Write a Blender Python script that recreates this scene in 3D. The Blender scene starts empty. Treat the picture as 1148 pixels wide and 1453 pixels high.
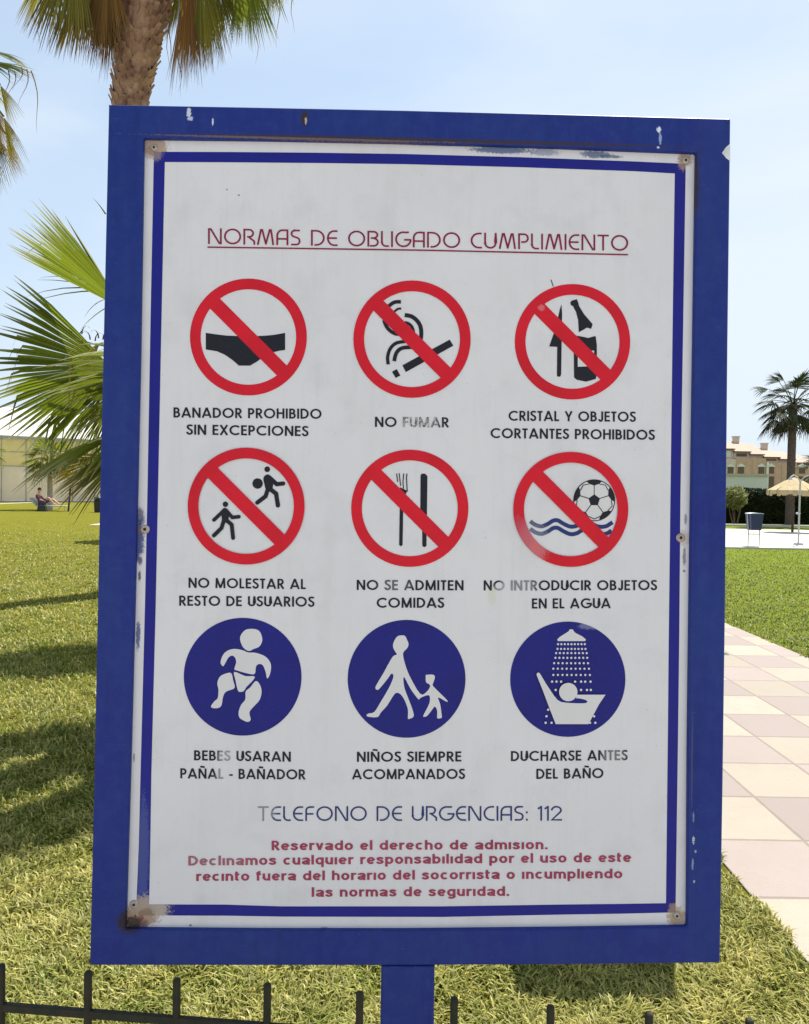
import bpy, bmesh, math, random
import numpy as np
from mathutils import Vector, Matrix, noise
from mathutils.geometry import tessellate_polygon
R = math.radians
rng = random.Random(7)
S = bpy.context.scene
COL = S.collection
EYE = 1.6
F, CX, CY, ROLL, HZ = 1150.0, 574.0, 726.5, 0.0165, 692.0
PITCH = math.atan((CY - HZ) / F)

# ---------------------------------------------------------------- camera, sky, sun, exposure
cd = bpy.data.cameras.new('camera')
cam = bpy.data.objects.new('camera', cd); COL.objects.link(cam)
cd.sensor_fit = 'VERTICAL'; cd.sensor_height = 36.0; cd.lens = F / 1453.0 * 36.0
cd.clip_start = 0.05; cd.clip_end = 3000
c_, s_ = math.cos(ROLL), math.sin(ROLL)
_up = Vector((0, math.sin(PITCH), math.cos(PITCH)))
_r = Vector((c_, 0, 0)) + s_ * _up
_u = Vector((-s_, 0, 0)) + c_ * _up
_f = Vector((0, math.cos(PITCH), -math.sin(PITCH)))
cam.matrix_world = Matrix(((_r.x, _u.x, -_f.x, 0), (_r.y, _u.y, -_f.y, 0), (_r.z, _u.z, -_f.z, EYE), (0, 0, 0, 1)))
S.camera = cam

SUN_EL = R(60)
SUN_H = Vector((0.56, 0.83, 0)).normalized()          # horizontal direction towards the sun
w = bpy.data.worlds.new('World'); S.world = w; w.use_nodes = True
nt = w.node_tree; nt.nodes.clear()
out = nt.nodes.new('ShaderNodeOutputWorld'); bg = nt.nodes.new('ShaderNodeBackground')
sky = nt.nodes.new('ShaderNodeTexSky'); sky.sky_type = 'NISHITA'; sky.sun_disc = False
sky.sun_elevation = SUN_EL; sky.sun_rotation = math.atan2(SUN_H.x, SUN_H.y)
sky.air_density = 1.0; sky.dust_density = 0.8; sky.ozone_density = 0.7; sky.altitude = 10
tc = nt.nodes.new('ShaderNodeTexCoord')
mp = nt.nodes.new('ShaderNodeMapping'); mp.inputs['Scale'].default_value = (1.0, 1.0, 3.0)
nz = nt.nodes.new('ShaderNodeTexNoise'); nz.inputs['Scale'].default_value = 1.7; nz.inputs['Detail'].default_value = 6
nz.inputs['Roughness'].default_value = 0.5; nz.inputs['Distortion'].default_value = 0.4
rp = nt.nodes.new('ShaderNodeMapRange'); rp.inputs['From Min'].default_value = 0.38; rp.inputs['From Max'].default_value = 0.72
rp.inputs['To Min'].default_value = 0.0; rp.inputs['To Max'].default_value = 0.95
mx = nt.nodes.new('ShaderNodeMix'); mx.data_type = 'RGBA'
mx.inputs['B'].default_value = (4.6, 5.1, 5.55, 1)
L = nt.links.new
L(tc.outputs['Generated'], mp.inputs['Vector']); L(mp.outputs['Vector'], nz.inputs['Vector'])
sxyz = nt.nodes.new('ShaderNodeSeparateXYZ'); L(tc.outputs['Generated'], sxyz.inputs[0])
ma = nt.nodes.new('ShaderNodeMath'); ma.operation = 'MULTIPLY_ADD'; ma.inputs[1].default_value = 0.30
L(sxyz.outputs[0], ma.inputs[0]); L(nz.outputs['Fac'], ma.inputs[2]); L(ma.outputs[0], rp.inputs['Value']); L(rp.outputs['Result'], mx.inputs['Factor'])
hz_ = nt.nodes.new('ShaderNodeMapRange'); hz_.inputs['From Min'].default_value = 0.0; hz_.inputs['From Max'].default_value = 0.45   # thin haze, thickest along the horizon
hz_.inputs['To Min'].default_value = 0.95; hz_.inputs['To Max'].default_value = 0.58; L(sxyz.outputs[2], hz_.inputs['Value'])
hm = nt.nodes.new('ShaderNodeMix'); hm.data_type = 'RGBA'; hm.inputs['B'].default_value = (3.75, 4.5, 5.25, 1)
L(hz_.outputs['Result'], hm.inputs['Factor']); L(sky.outputs['Color'], hm.inputs['A']); L(hm.outputs['Result'], mx.inputs['A']); L(mx.outputs['Result'], bg.inputs['Color']); L(bg.outputs['Background'], out.inputs['Surface'])
bg.inputs['Strength'].default_value = 0.095
sl = bpy.data.lights.new('sun', 'SUN'); sl.energy = 5.0; sl.angle = R(0.53); sl.color = (1.0, 0.95, 0.87)
so = bpy.data.objects.new('sun', sl); COL.objects.link(so)
sd = Vector((SUN_H.x * math.cos(SUN_EL), SUN_H.y * math.cos(SUN_EL), math.sin(SUN_EL)))
so.rotation_euler = sd.to_track_quat('Z', 'Y').to_euler(); so.location = (0, 0, 30)
S.view_settings.view_transform = 'Standard'; S.view_settings.look = 'None'
S.view_settings.gamma = 1.0; S.view_settings.exposure = 0.95

# ---------------------------------------------------------------- helpers
def ray(px, py):
    a, b = (px - CX) / F, -(py - CY) / F
    r = a * c_ - b * s_; u = a * s_ + b * c_
    d = Vector((r, math.cos(PITCH) + u * math.sin(PITCH), u * math.cos(PITCH) - math.sin(PITCH)))
    return d / d.y
def at(px, py, Y):
    return Vector((0, 0, EYE)) + ray(px, py) * Y
def ground(px, py):
    d = ray(px, py); t = -EYE / d.z
    return Vector((0, 0, EYE)) + d * t
def gx(px, Y):                                        # ground point in the column px at depth Y
    p = at(px, 700, Y); return Vector((p.x, Y, 0))

def tag(o, label=None, cat=None, group=None, kind=None):
    if label: o['label'] = label
    if cat: o['category'] = cat
    if group: o['group'] = group
    if kind: o['kind'] = kind
    return o
def empty(name, loc=(0, 0, 0), rz=0.0):
    o = bpy.data.objects.new(name, None); COL.objects.link(o); o.empty_display_size = 0.2
    o.location = loc; o.rotation_euler = (0, 0, rz); return o
def mesh_obj(name, verts, faces, mats, parent=None, fm=None, smooth=False):
    me = bpy.data.meshes.new(name); me.from_pydata([tuple(v) for v in verts], [], faces)
    for m in (mats if isinstance(mats, (list, tuple)) else [mats]): me.materials.append(m)
    if fm: me.polygons.foreach_set('material_index', fm)
    if smooth: me.polygons.foreach_set('use_smooth', [True] * len(me.polygons))
    me.update()
    o = bpy.data.objects.new(name, me); COL.objects.link(o)
    if parent: o.parent = parent
    return o
class MB:                                             # collects shapes that become ONE mesh object
    def __init__(s): s.v = []; s.f = []; s.m = []
    def add(s, vs, fs, mi=0):
        n = len(s.v); s.v += [Vector(v) for v in vs]
        for f in fs: s.f.append(tuple(i + n for i in f)); s.m.append(mi)
        return s
    def box(s, x0, x1, y0, y1, z0, z1, mi=0):
        return s.add([(x0, y0, z0), (x1, y0, z0), (x1, y1, z0), (x0, y1, z0), (x0, y0, z1), (x1, y0, z1), (x1, y1, z1), (x0, y1, z1)],
                     [(0, 3, 2, 1), (4, 5, 6, 7), (0, 1, 5, 4), (1, 2, 6, 5), (2, 3, 7, 6), (3, 0, 4, 7)], mi)
    def frustum(s, z0, z1, a, b, cx=0, cy=0, mi=0):   # a=(halfx,halfy) bottom, b top
        v = [(cx + sx * h[0], cy + sy * h[1], z) for z, h in ((z0, a), (z1, b)) for sx, sy in ((-1, -1), (1, -1), (1, 1), (-1, 1))]
        return s.add(v, [(0, 3, 2, 1), (4, 5, 6, 7), (0, 1, 5, 4), (1, 2, 6, 5), (2, 3, 7, 6), (3, 0, 4, 7)], mi)
    def tube(s, pts, rad, n=10, mi=0, cap=True):
        pts = [Vector(p) for p in pts]; rs = rad if isinstance(rad, (list, tuple)) else [rad] * len(pts)
        ring = []; ref = None
        for i, p in enumerate(pts):
            t = (pts[min(i + 1, len(pts) - 1)] - pts[max(i - 1, 0)]).normalized()
            if ref is None: ref = t.orthogonal().normalized()
            ref = (ref - t * ref.dot(t)).normalized(); q = t.cross(ref)
            ring.append([p + (ref * math.cos(2 * math.pi * k / n) + q * math.sin(2 * math.pi * k / n)) * rs[i] for k in range(n)])
        vs = [v for r in ring for v in r]; fs = []
        for i in range(len(pts) - 1):
            for k in range(n): fs.append((i * n + k, i * n + (k + 1) % n, (i + 1) * n + (k + 1) % n, (i + 1) * n + k))
        if cap: fs += [tuple(range(n - 1, -1, -1)), tuple((len(pts) - 1) * n + k for k in range(n))]
        return s.add(vs, fs, mi)
    def ball(s, c, r, n=12, mi=0, sc=(1, 1, 1)):
        c = Vector(c); vs = []; fs = []
        for i in range(n // 2 + 1):
            th = math.pi * i / (n // 2)
            for k in range(n):
                ph = 2 * math.pi * k / n
                vs.append(c + Vector((r * sc[0] * math.sin(th) * math.cos(ph), r * sc[1] * math.sin(th) * math.sin(ph), r * sc[2] * math.cos(th))))
        for i in range(n // 2):
            for k in range(n): fs.append((i * n + k, (i + 1) * n + k, (i + 1) * n + (k + 1) % n, i * n + (k + 1) % n))
        return s.add(vs, fs, mi)
    def build(s, name, mats, parent=None, smooth=False, bevel=0, seg=2):
        o = mesh_obj(name, s.v, s.f, mats, parent, s.m, smooth)
        if bevel:
            b = o.modifiers.new('bevel', 'BEVEL'); b.width = bevel; b.segments = seg; b.limit_method = 'ANGLE'; b.angle_limit = R(40)
        return o

# ---------------------------------------------------------------- materials
def nodes(m):
    m.use_nodes = True; n = m.node_tree; n.nodes.clear()
    o = n.nodes.new('ShaderNodeOutputMaterial'); p = n.nodes.new('ShaderNodeBsdfPrincipled')
    n.links.new(p.outputs[0], o.inputs['Surface']); return n, p, o
def vmath(n, op, a, b=None):
    q = n.nodes.new('ShaderNodeVectorMath'); q.operation = op
    for i, x in enumerate((a, b)):
        if x is None: continue
        if isinstance(x, (tuple, list)): q.inputs[i].default_value = x
        else: n.links.new(x, q.inputs[i])
    return q
def fmath(n, op, a, b=None, clamp=False):
    q = n.nodes.new('ShaderNodeMath'); q.operation = op; q.use_clamp = clamp
    for i, x in enumerate((a, b)):
        if x is None: continue
        if isinstance(x, (int, float)): q.inputs[i].default_value = x
        else: n.links.new(x, q.inputs[i])
    return q.outputs[0]
def mixc(n, fac, a, b):
    q = n.nodes.new('ShaderNodeMix'); q.data_type = 'RGBA'
    for k, x in (('Factor', fac), ('A', a), ('B', b)):
        if isinstance(x, (int, float)): q.inputs[k].default_value = x
        elif isinstance(x, (tuple, list)): q.inputs[k].default_value = (*x[:3], 1)
        else: n.links.new(x, q.inputs[k])
    return q.outputs['Result']
def noisef(n, vec, scale, detail=4, rough=0.6, lo=0.3, hi=0.7):
    q = n.nodes.new('ShaderNodeTexNoise'); q.inputs['Scale'].default_value = scale; q.inputs['Detail'].default_value = detail
    q.inputs['Roughness'].default_value = rough
    if vec is not None: n.links.new(vec, q.inputs['Vector'])
    r = n.nodes.new('ShaderNodeMapRange'); r.inputs['From Min'].default_value = lo; r.inputs['From Max'].default_value = hi
    n.links.new(q.outputs['Fac'], r.inputs['Value']); return r.outputs['Result']
def coord(n, kind='Object'):
    return n.nodes.new('ShaderNodeTexCoord').outputs[kind]
def blob(n, vec, c, r, nscale=60, amp=0.6, soft=0.35):  # mask of a stain of its own shape round the point c with half sizes r
    d = vmath(n, 'DIVIDE', vmath(n, 'SUBTRACT', vec, tuple(c)).outputs[0], tuple(r))
    ln = vmath(n, 'LENGTH', d.outputs[0]).outputs['Value']
    ns = noisef(n, vec, nscale, 4, 0.65, 0.2, 0.8)
    x = fmath(n, 'ADD', ln, fmath(n, 'MULTIPLY', fmath(n, 'SUBTRACT', ns, 0.5), amp * 2))
    m = n.nodes.new('ShaderNodeMapRange'); m.interpolation_type = 'SMOOTHSTEP'
    m.inputs['From Min'].default_value = 1.0 - soft; m.inputs['From Max'].default_value = 1.0 + soft
    m.inputs['To Min'].default_value = 1.0; m.inputs['To Max'].default_value = 0.0
    n.links.new(x, m.inputs['Value']); return m.outputs['Result']
def mat(name, col, rough=0.6, var=0.15, scale=8, bump=0.0, bscale=40, metal=0.0, kind='Object', col2=None, stretch=None, spec=0.5):
    m = bpy.data.materials.new(name); n, p, o = nodes(m)
    v = coord(n, kind)
    if stretch:
        v = vmath(n, 'MULTIPLY', v, stretch).outputs[0]
    c2 = col2 or tuple(max(0, x * (1 - var * 2)) for x in col)
    c1 = col if col2 else tuple(min(1, x * (1 + var)) for x in col)
    n.links.new(mixc(n, noisef(n, v, scale, 5), c1, c2), p.inputs['Base Color'])
    p.inputs['Roughness'].default_value = rough; p.inputs['Metallic'].default_value = metal
    p.inputs['Specular IOR Level'].default_value = spec
    if bump:
        b = n.nodes.new('ShaderNodeBump'); b.inputs['Strength'].default_value = bump; b.inputs['Distance'].default_value = 0.02
        n.links.new(noisef(n, v, bscale, 6, 0.65, 0, 1), b.inputs['Height']); n.links.new(b.outputs[0], p.inputs['Normal'])
    return m
def leaf_mat(name, fresh, dry, tip, trans=0.45, rough=0.5, spec=0.25):
    # 'tint' attribute: r = dryness of that leaf, g = how far out on the segment, b = random per segment
    m = bpy.data.materials.new(name); n, p, o = nodes(m)
    a = n.nodes.new('ShaderNodeAttribute'); a.attribute_name = 'tint'
    sp = n.nodes.new('ShaderNodeSeparateColor'); n.links.new(a.outputs['Color'], sp.inputs[0])
    c = mixc(n, sp.outputs[0], fresh, dry)
    g = n.nodes.new('ShaderNodeMapRange'); g.inputs['From Min'].default_value = 0.72; g.inputs['From Max'].default_value = 1.0
    n.links.new(sp.outputs[1], g.inputs['Value'])
    c = mixc(n, fmath(n, 'MULTIPLY', g.outputs['Result'], 0.8), c, tip)
    hs = n.nodes.new('ShaderNodeHueSaturation')
    n.links.new(fmath(n, 'ADD', fmath(n, 'MULTIPLY', sp.outputs[2], 0.7), 0.65), hs.inputs['Value']); n.links.new(c, hs.inputs['Color'])
    n.links.new(hs.outputs[0], p.inputs['Base Color']); p.inputs['Roughness'].default_value = rough; p.inputs['Specular IOR Level'].default_value = spec
    t = n.nodes.new('ShaderNodeBsdfTranslucent'); n.links.new(hs.outputs[0], t.inputs['Color'])
    k = n.nodes.new('ShaderNodeMixShader'); k.inputs[0].default_value = trans
    n.links.new(p.outputs[0], k.inputs[1]); n.links.new(t.outputs[0], k.inputs[2]); n.links.new(k.outputs[0], o.inputs['Surface'])
    return m

# ================================================================ THE SIGN
SC = Vector((0.0178, 1.30, 1.5236)); YAW, PIT, RLL = 0.02415, -0.04207, -0.00081
SM = Matrix.Rotation(YAW, 3, 'Z') @ Matrix.Rotation(PIT, 3, 'X') @ Matrix.Rotation(RLL, 3, 'Y')
_base = SC + SM @ Vector((0, 0, -1.5247))
SBASE = Vector((_base.x, _base.y, 0.0))
sign = empty('information_sign', SBASE); sign.rotation_euler = SM.to_euler()
tag(sign, 'white pool rules board in a blue steel frame on a single square blue post', 'sign')
SMI = SM.inverted()
def on(px, py, off=0.0):                             # picture column/row -> point of the sign, local coordinates, off metres behind its front face
    d = SMI @ ray(px, py); o = SMI @ (Vector((0, 0, EYE)) - SBASE)
    t = (off - o.y) / d.y
    return o + d * t
PO = 0.009                                           # the panel lies this far behind the frame's face
def pn(px, py, k=0.0):
    p = on(px, py, PO); return Vector((p.x, PO - k, p.z))

frame_blobs = [((268, 160), (3, 7), (0.55, 0.60, 0.70)), ((270, 168), (4, 3), (0.45, 0.5, 0.62)), ((302, 173), (1.2, 5), (0.55, 0.60, 0.70)), ((935, 184), (3, 4), (0.68, 0.72, 0.78)), ((937, 196), (2, 9), (0.26, 0.34, 0.52)), ((934, 209), (2, 1.6), (0.55, 0.6, 0.7)), ((432, 168), (5, 11), (0.03, 0.02, 0.02)), ((434, 171), (1.6, 5), (0.45, 0.36, 0.32)),
               ((184, 1308), (17, 16), (0.022, 0.014, 0.012)), ((984, 1192), (1.8, 5), (0.42, 0.45, 0.5)), ((983, 1226), (1.4, 8), (0.22, 0.25, 0.32)), ((984, 1160), (1.2, 7), (0.17, 0.2, 0.27)), ((985, 1251), (1.4, 2), (0.35, 0.36, 0.4)), ((987, 1208), (1.3, 2), (0.3, 0.33, 0.4)),
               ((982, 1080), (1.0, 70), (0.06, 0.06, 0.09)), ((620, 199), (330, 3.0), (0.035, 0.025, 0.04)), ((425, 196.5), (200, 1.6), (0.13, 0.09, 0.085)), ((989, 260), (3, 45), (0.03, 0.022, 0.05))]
m_frame = bpy.data.materials.new('blue_paint'); n, p, o_ = nodes(m_frame)
oc = coord(n)
c = mixc(n, noisef(n, oc, 5, 6, 0.6), (0.009, 0.018, 0.180), (0.006, 0.027, 0.170))
c = mixc(n, noisef(n, oc, 40, 6, 0.7, 0.45, 0.8), c, (0.016, 0.036, 0.20))
c = mixc(n, fmath(n, 'MULTIPLY', noisef(n, vmath(n, 'MULTIPLY', oc, (1, 1, 0.06)).outputs[0], 60, 4, 0.6, 0.5, 0.8), 0.45), c, (0.005, 0.010, 0.105))
c = mixc(n, fmath(n, 'MULTIPLY', noisef(n, vmath(n, 'MULTIPLY', oc, (1, 1, 0.3)).outputs[0], 9, 5, 0.7, 0.48, 0.8), 0.35), c, (0.03, 0.055, 0.20))
c = mixc(n, fmath(n, 'MULTIPLY', noisef(n, vmath(n, 'MULTIPLY', oc, (0.12, 1, 1.3)).outputs[0], 300, 2, 0.5, 0.69, 0.74), 0.35), c, (0.06, 0.09, 0.26))
c = mixc(n, fmath(n, 'MULTIPLY', noisef(n, vmath(n, 'MULTIPLY', oc, (1.2, 1, 0.10)).outputs[0], 260, 2, 0.5, 0.68, 0.74), 0.4), c, (0.004, 0.008, 0.05))
c = mixc(n, fmath(n, 'MULTIPLY', noisef(n, oc, 220, 3, 0.5, 0.66, 0.78), 0.35), c, (0.09, 0.13, 0.26))
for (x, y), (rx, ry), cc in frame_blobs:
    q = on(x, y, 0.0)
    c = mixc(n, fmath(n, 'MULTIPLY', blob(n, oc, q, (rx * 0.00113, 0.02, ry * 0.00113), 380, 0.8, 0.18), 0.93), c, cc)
n.links.new(c, p.inputs['Base Color']); p.inputs['Roughness'].default_value = 0.5; p.inputs['Specular IOR Level'].default_value = 0.22
b = n.nodes.new('ShaderNodeBump'); b.inputs['Strength'].default_value = 0.12; b.inputs['Distance'].default_value = 0.002
n.links.new(noisef(n, oc, 90, 5, 0.6, 0, 1), b.inputs['Height']); n.links.new(b.outputs[0], p.inputs['Normal'])

# frame: a mitred ring of square tube
OUT = {'t': [(154, 148), (364, 151.8), (574, 156), (806, 161.8), (1037, 168)], 'r': [(1037, 168), (1033, 490), (1029.5, 860), (1026, 1120), (1022, 1366.5)],
       'b': [(1022, 1366.5), (800, 1369), (574, 1370.2), (350, 1370.2), (127, 1370)], 'l': [(127, 1370), (133.5, 1100), (139.8, 780), (147, 460), (154, 148)]}
INN = {'t': [(203.5, 195.5), (380, 197.5), (574, 201.5), (780, 208), (988.5, 216)], 'r': [(988.5, 216), (984.5, 500), (979.3, 860), (977, 1060), (975.5, 1315.5)],
       'b': [(975.5, 1315.5), (800, 1318.5), (574, 1320.8), (370, 1320.6), (177.5, 1319)], 'l': [(177.5, 1319), (184, 1100), (192, 800), (198.5, 500), (203.5, 195.5)]}
ol, il = [], []
for k in 'trbl': ol += OUT[k][:-1]; il += INN[k][:-1]
N = len(ol); fb = bmesh.new()
def ringv(lst, y): return [fb.verts.new(Vector((on(x, yy, 0).x, y, on(x, yy, 0).z))) for x, yy in lst]
A0, A1, B0, B1 = ringv(ol, 0.0), ringv(ol, 0.04), ringv(il, 0.0), ringv(il, 0.04)
for i in range(N):
    j = (i + 1) % N
    for q in ((A0[i], B0[i], B0[j], A0[j]), (A1[i], A1[j], B1[j], B1[i]), (A0[i], A0[j], A1[j], A1[i]), (B0[i], B1[i], B1[j], B0[j])): fb.faces.new(q)
bmesh.ops.recalc_face_normals(fb, faces=fb.faces)
me = bpy.data.meshes.new('frame'); fb.to_mesh(me); fb.free(); me.materials.append(m_frame)
fr = bpy.data.objects.new('frame', me); COL.objects.link(fr); fr.parent = sign
bv = fr.modifiers.new('bevel', 'BEVEL'); bv.width = 0.0028; bv.segments = 3; bv.limit_method = 'ANGLE'; bv.angle_limit = R(50)
# torn white sticker on the right edge
q0 = [(1036, 204), (1036.5, 229), (1030, 224), (1024.5, 217), (1030, 209)]
vs = [on(x, y, -0.0004) for x, y in q0]
stk = mesh_obj('sticker_scrap', vs, [tuple(range(5))], mat('torn_paper', (0.62, 0.66, 0.66), 0.7, 0.1, 60), fr)
# post
pl, pr_ = on(541, 1372, 0.0), on(617, 1372, 0.0)
pb = MB().box(pl.x, pr_.x, 0.0015, 0.0415, -0.35, on(579, 1371.5, 0).z)
pb.build('post', m_frame, sign, bevel=0.004, seg=3)

# panel
m_panel = bpy.data.materials.new('white_enamel'); n, p, o_ = nodes(m_panel); oc = coord(n)
c = mixc(n, noisef(n, oc, 4, 5, 0.6), (0.645, 0.638, 0.650), (0.615, 0.608, 0.622))
c = mixc(n, noisef(n, oc, 14, 6, 0.65, 0.5, 0.9), c, (0.545, 0.532, 0.545))
c = mixc(n, fmath(n, 'MULTIPLY', noisef(n, vmath(n, 'MULTIPLY', oc, (1, 1, 0.08)).outputs[0], 26, 4, 0.6, 0.55, 0.85), 0.25), c, (0.43, 0.45, 0.44))
c = mixc(n, fmath(n, 'MULTIPLY', noisef(n, vmath(n, 'MULTIPLY', oc, (1, 1, 0.05)).outputs[0], 70, 4, 0.65, 0.56, 0.82), 0.13), c, (0.36, 0.35, 0.32))
c = mixc(n, fmath(n, 'MULTIPLY', noisef(n, vmath(n, 'MULTIPLY', oc, (1, 1, 0.6)).outputs[0], 5.5, 6, 0.7, 0.52, 0.78), 0.22), c, (0.46, 0.47, 0.45))
c = mixc(n, fmath(n, 'MULTIPLY', noisef(n, oc, 240, 2, 0.5, 0.70, 0.76), 0.35), c, (0.25, 0.24, 0.22))
rust = (0.24, 0.13, 0.07)
for (x, y), (rx, ry), cc, a in [((220, 208), (17, 13), (0.36, 0.25, 0.18), 0.9), ((213, 217), (9, 9), rust, 0.5), ((972, 226), (10, 9), (0.30, 0.20, 0.14), 0.9), ((971, 219), (5, 13), (0.38, 0.28, 0.2), 0.7),
                             ((960, 1300), (13, 12), (0.36, 0.26, 0.16), 0.85), ((965, 1309), (16, 5), (0.35, 0.27, 0.2), 0.6), ((198, 1300), (26, 15), (0.30, 0.19, 0.12), 0.9), ((191, 1310), (14, 10), (0.03, 0.018, 0.014), 0.95), ((200, 1302), (5, 3), (0.16, 0.035, 0.03), 0.6), ((205, 1312), (6, 8), (0.16, 0.09, 0.07), 0.7),
                             ((199, 733), (6, 12), (0.10, 0.10, 0.16), 0.85), ((195, 765), (10, 28), (0.02, 0.035, 0.17), 0.9), ((198, 794), (4, 6), (0.03, 0.04, 0.13), 0.8), ((198, 817), (2, 7), (0.06, 0.06, 0.09), 0.9), ((196, 901), (3, 20), (0.03, 0.05, 0.2), 0.85),
                             ((194, 751), (8, 6), (0.2, 0.13, 0.09), 0.6), ((712, 213), (42, 5), (0.05, 0.09, 0.22), 0.85), ((772, 216), (20, 5), (0.10, 0.14, 0.27), 0.6), ((845, 219), (20, 5), (0.06, 0.10, 0.20), 0.85), ((866, 222), (16, 2.5), (0.05, 0.09, 0.16), 0.8), ((612, 205), (45, 2.5), (0.2, 0.22, 0.3), 0.5), ((190, 1075), (1.4, 6), (0.1, 0.1, 0.12), 0.7),
                             ((971, 790), (2.4, 14), (0.11, 0.11, 0.14), 0.75), ((973, 737), (2, 7), (0.12, 0.12, 0.15), 0.7), ((971, 810), (2, 2), (0.1, 0.1, 0.12), 0.8), ((970, 763), (10, 11), (0.45, 0.33, 0.28), 0.5),
                             ((322, 269), (1.5, 1.5), (0.2, 0.2, 0.2), 0.6), ((339, 277), (1.5, 1.5), (0.1, 0.1, 0.12), 0.7), ((698, 845), (6, 12), (0.55, 0.56, 0.40), 0.5), ((460, 1316), (5, 1.3), (0.2, 0.18, 0.16), 0.6), ((270, 1313), (2, 1.4), (0.12, 0.1, 0.1), 0.8)]:
    q = on(x, y, PO)
    c = mixc(n, fmath(n, 'MULTIPLY', blob(n, oc, q, (rx * 0.00114, 0.02, ry * 0.00114), 260, 0.5, 0.3), a), c, cc)
n.links.new(c, p.inputs['Base Color']); p.inputs['Roughness'].default_value = 0.4; p.inputs['Specular IOR Level'].default_value = 0.25
b = n.nodes.new('ShaderNodeBump'); b.inputs['Strength'].default_value = 0.15; b.inputs['Distance'].default_value = 0.004
n.links.new(noisef(n, oc, 9, 3, 0.5, 0, 1), b.inputs['Height']); n.links.new(b.outputs[0], p.inputs['Normal'])
i4 = [pn(*q) for q in (INN['t'][0], INN['t'][-1], INN['b'][0], INN['b'][-1])]
x0 = min(q.x for q in i4) - 0.008; x1 = max(q.x for q in i4) + 0.008; z0 = min(q.z for q in i4) - 0.008; z1 = max(q.z for q in i4) + 0.008
# the panel stops 0.3 mm short of touching the tube wall faces: it sits inside the ring's rebate
pv, pf = [], []
pl_ = [pn(*q) for q in il]; n_ = len(pl_)
pv = pl_ + [Vector((v.x, PO + 0.003, v.z)) for v in pl_]
pf = [tuple(range(n_ - 1, -1, -1)), tuple(range(n_, 2 * n_))] + [(i, (i + 1) % n_, n_ + (i + 1) % n_, n_ + i) for i in range(n_)]
panel = mesh_obj('panel', pv, pf, m_panel, sign)

WEAR = [((322, 1072), (12, 12), 0.62), ((316, 1098), (9, 11), 0.55), ((735, 830), (26, 14), 0.45), ((712, 836), (12, 9), 0.5), ((560, 830), (22, 10), 0.22), ((376, 1150), (14, 16), 0.45), ((870, 1072), (16, 12), 0.35),
        ((755, 770), (22, 30), 0.28), ((300, 1221), (60, 10), 0.15)]
def ink(name, col, rough=0.4, worn=True, blobs=(), var=0.12):
    m = bpy.data.materials.new(name); n, p, o = nodes(m); oc = coord(n)
    c = mixc(n, noisef(n, oc, 12, 5), tuple(x * (1 + var) for x in col), tuple(x * (1 - var) for x in col))
    if worn:
        c = mixc(n, fmath(n, 'MULTIPLY', noisef(n, oc, 500, 3, 0.6, 0.6, 0.75), 0.05), c, (0.5, 0.5, 0.51))
        for (x, y), (rx, ry), a in WEAR:
            q = on(x, y, PO)
            c = mixc(n, fmath(n, 'MULTIPLY', blob(n, oc, q, (rx * 0.00114, 0.02, ry * 0.00114), 420, 0.5, 0.35), a), c, (0.47, 0.465, 0.47))
    if worn:                                           # scraped word: ragged flakes of ink remain
        q = on(597, 600, PO); sq = vmath(n, 'MULTIPLY', oc, (1.0, 1.0, 0.55)).outputs[0]
        mk = fmath(n, 'MULTIPLY', blob(n, oc, q, (29 * 0.00114, 0.02, 13 * 0.00114), 300, 0.2, 0.2), fmath(n, 'ADD', fmath(n, 'MULTIPLY', noisef(n, sq, 330, 3, 0.6, 0.46, 0.54), 0.72), 0.26, True))
        c = mixc(n, mk, c, (0.43, 0.405, 0.40))
    for (x, y), (rx, ry), cc, a in blobs:
        q = on(x, y, PO)
        c = mixc(n, fmath(n, 'MULTIPLY', blob(n, oc, q, (rx * 0.00114, 0.02, ry * 0.00114), 300, 0.5, 0.3), a), c, cc)
    n.links.new(c, p.inputs['Base Color']); p.inputs['Roughness'].default_value = rough; p.inputs['Specular IOR Level'].default_value = 0.22; return m
m_black = ink('black_ink', (0.010, 0.010, 0.016))
m_red = ink('red_ink', (0.56, 0.006, 0.019), blobs=[((768, 437), (5, 4), (0.6, 0.2, 0.2), 0.6), ((735, 760), (20, 26), (0.45, 0.08, 0.12), 0.5)])
m_blue = ink('blue_ink', (0.007, 0.009, 0.160), blobs=[((835, 888), (14, 5), (0.25, 0.27, 0.42), 0.5)])
m_navy = ink('navy_ink', (0.018, 0.032, 0.14))
m_maroon = ink('maroon_ink', (0.21, 0.008, 0.040))
m_rose = ink('rose_ink', (0.30, 0.040, 0.085))
m_white = ink('white_ink', (0.60, 0.588, 0.588), worn=False, var=0.03)
m_stripe = ink('stripe_blue', (0.008, 0.010, 0.195), worn=False, blobs=[((203, 1215), (8, 80), (0.05, 0.075, 0.25), 0.85), ((215, 1291), (24, 20), (0.40, 0.34, 0.28), 0.95), ((196, 1290), (24, 16), (0.33, 0.27, 0.22), 0.9), ((207, 1297), (11, 8), (0.2, 0.13, 0.08), 0.8), ((219, 216), (12, 12), (0.33, 0.25, 0.2), 0.6), ((971, 233), (9, 9), (0.3, 0.2, 0.14), 0.8), ((957, 1291), (9, 9), (0.3, 0.2, 0.13), 0.8)])
STR_O = [(218.5, 215.5), (330, 215.8), (450, 216.8), (574, 218.6), (740, 223.2), (900, 229.2), (973, 232.5), (970, 420), (965.5, 700), (963.8, 900), (962, 1050), (958.5, 1294.5), (880, 1296.4), (800, 1297.6), (627, 1301), (400, 1300.5), (320, 1299.2), (193, 1298.8), (197, 1200), (199.5, 1100), (205.8, 860), (209.3, 700), (214, 440)]
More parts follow.
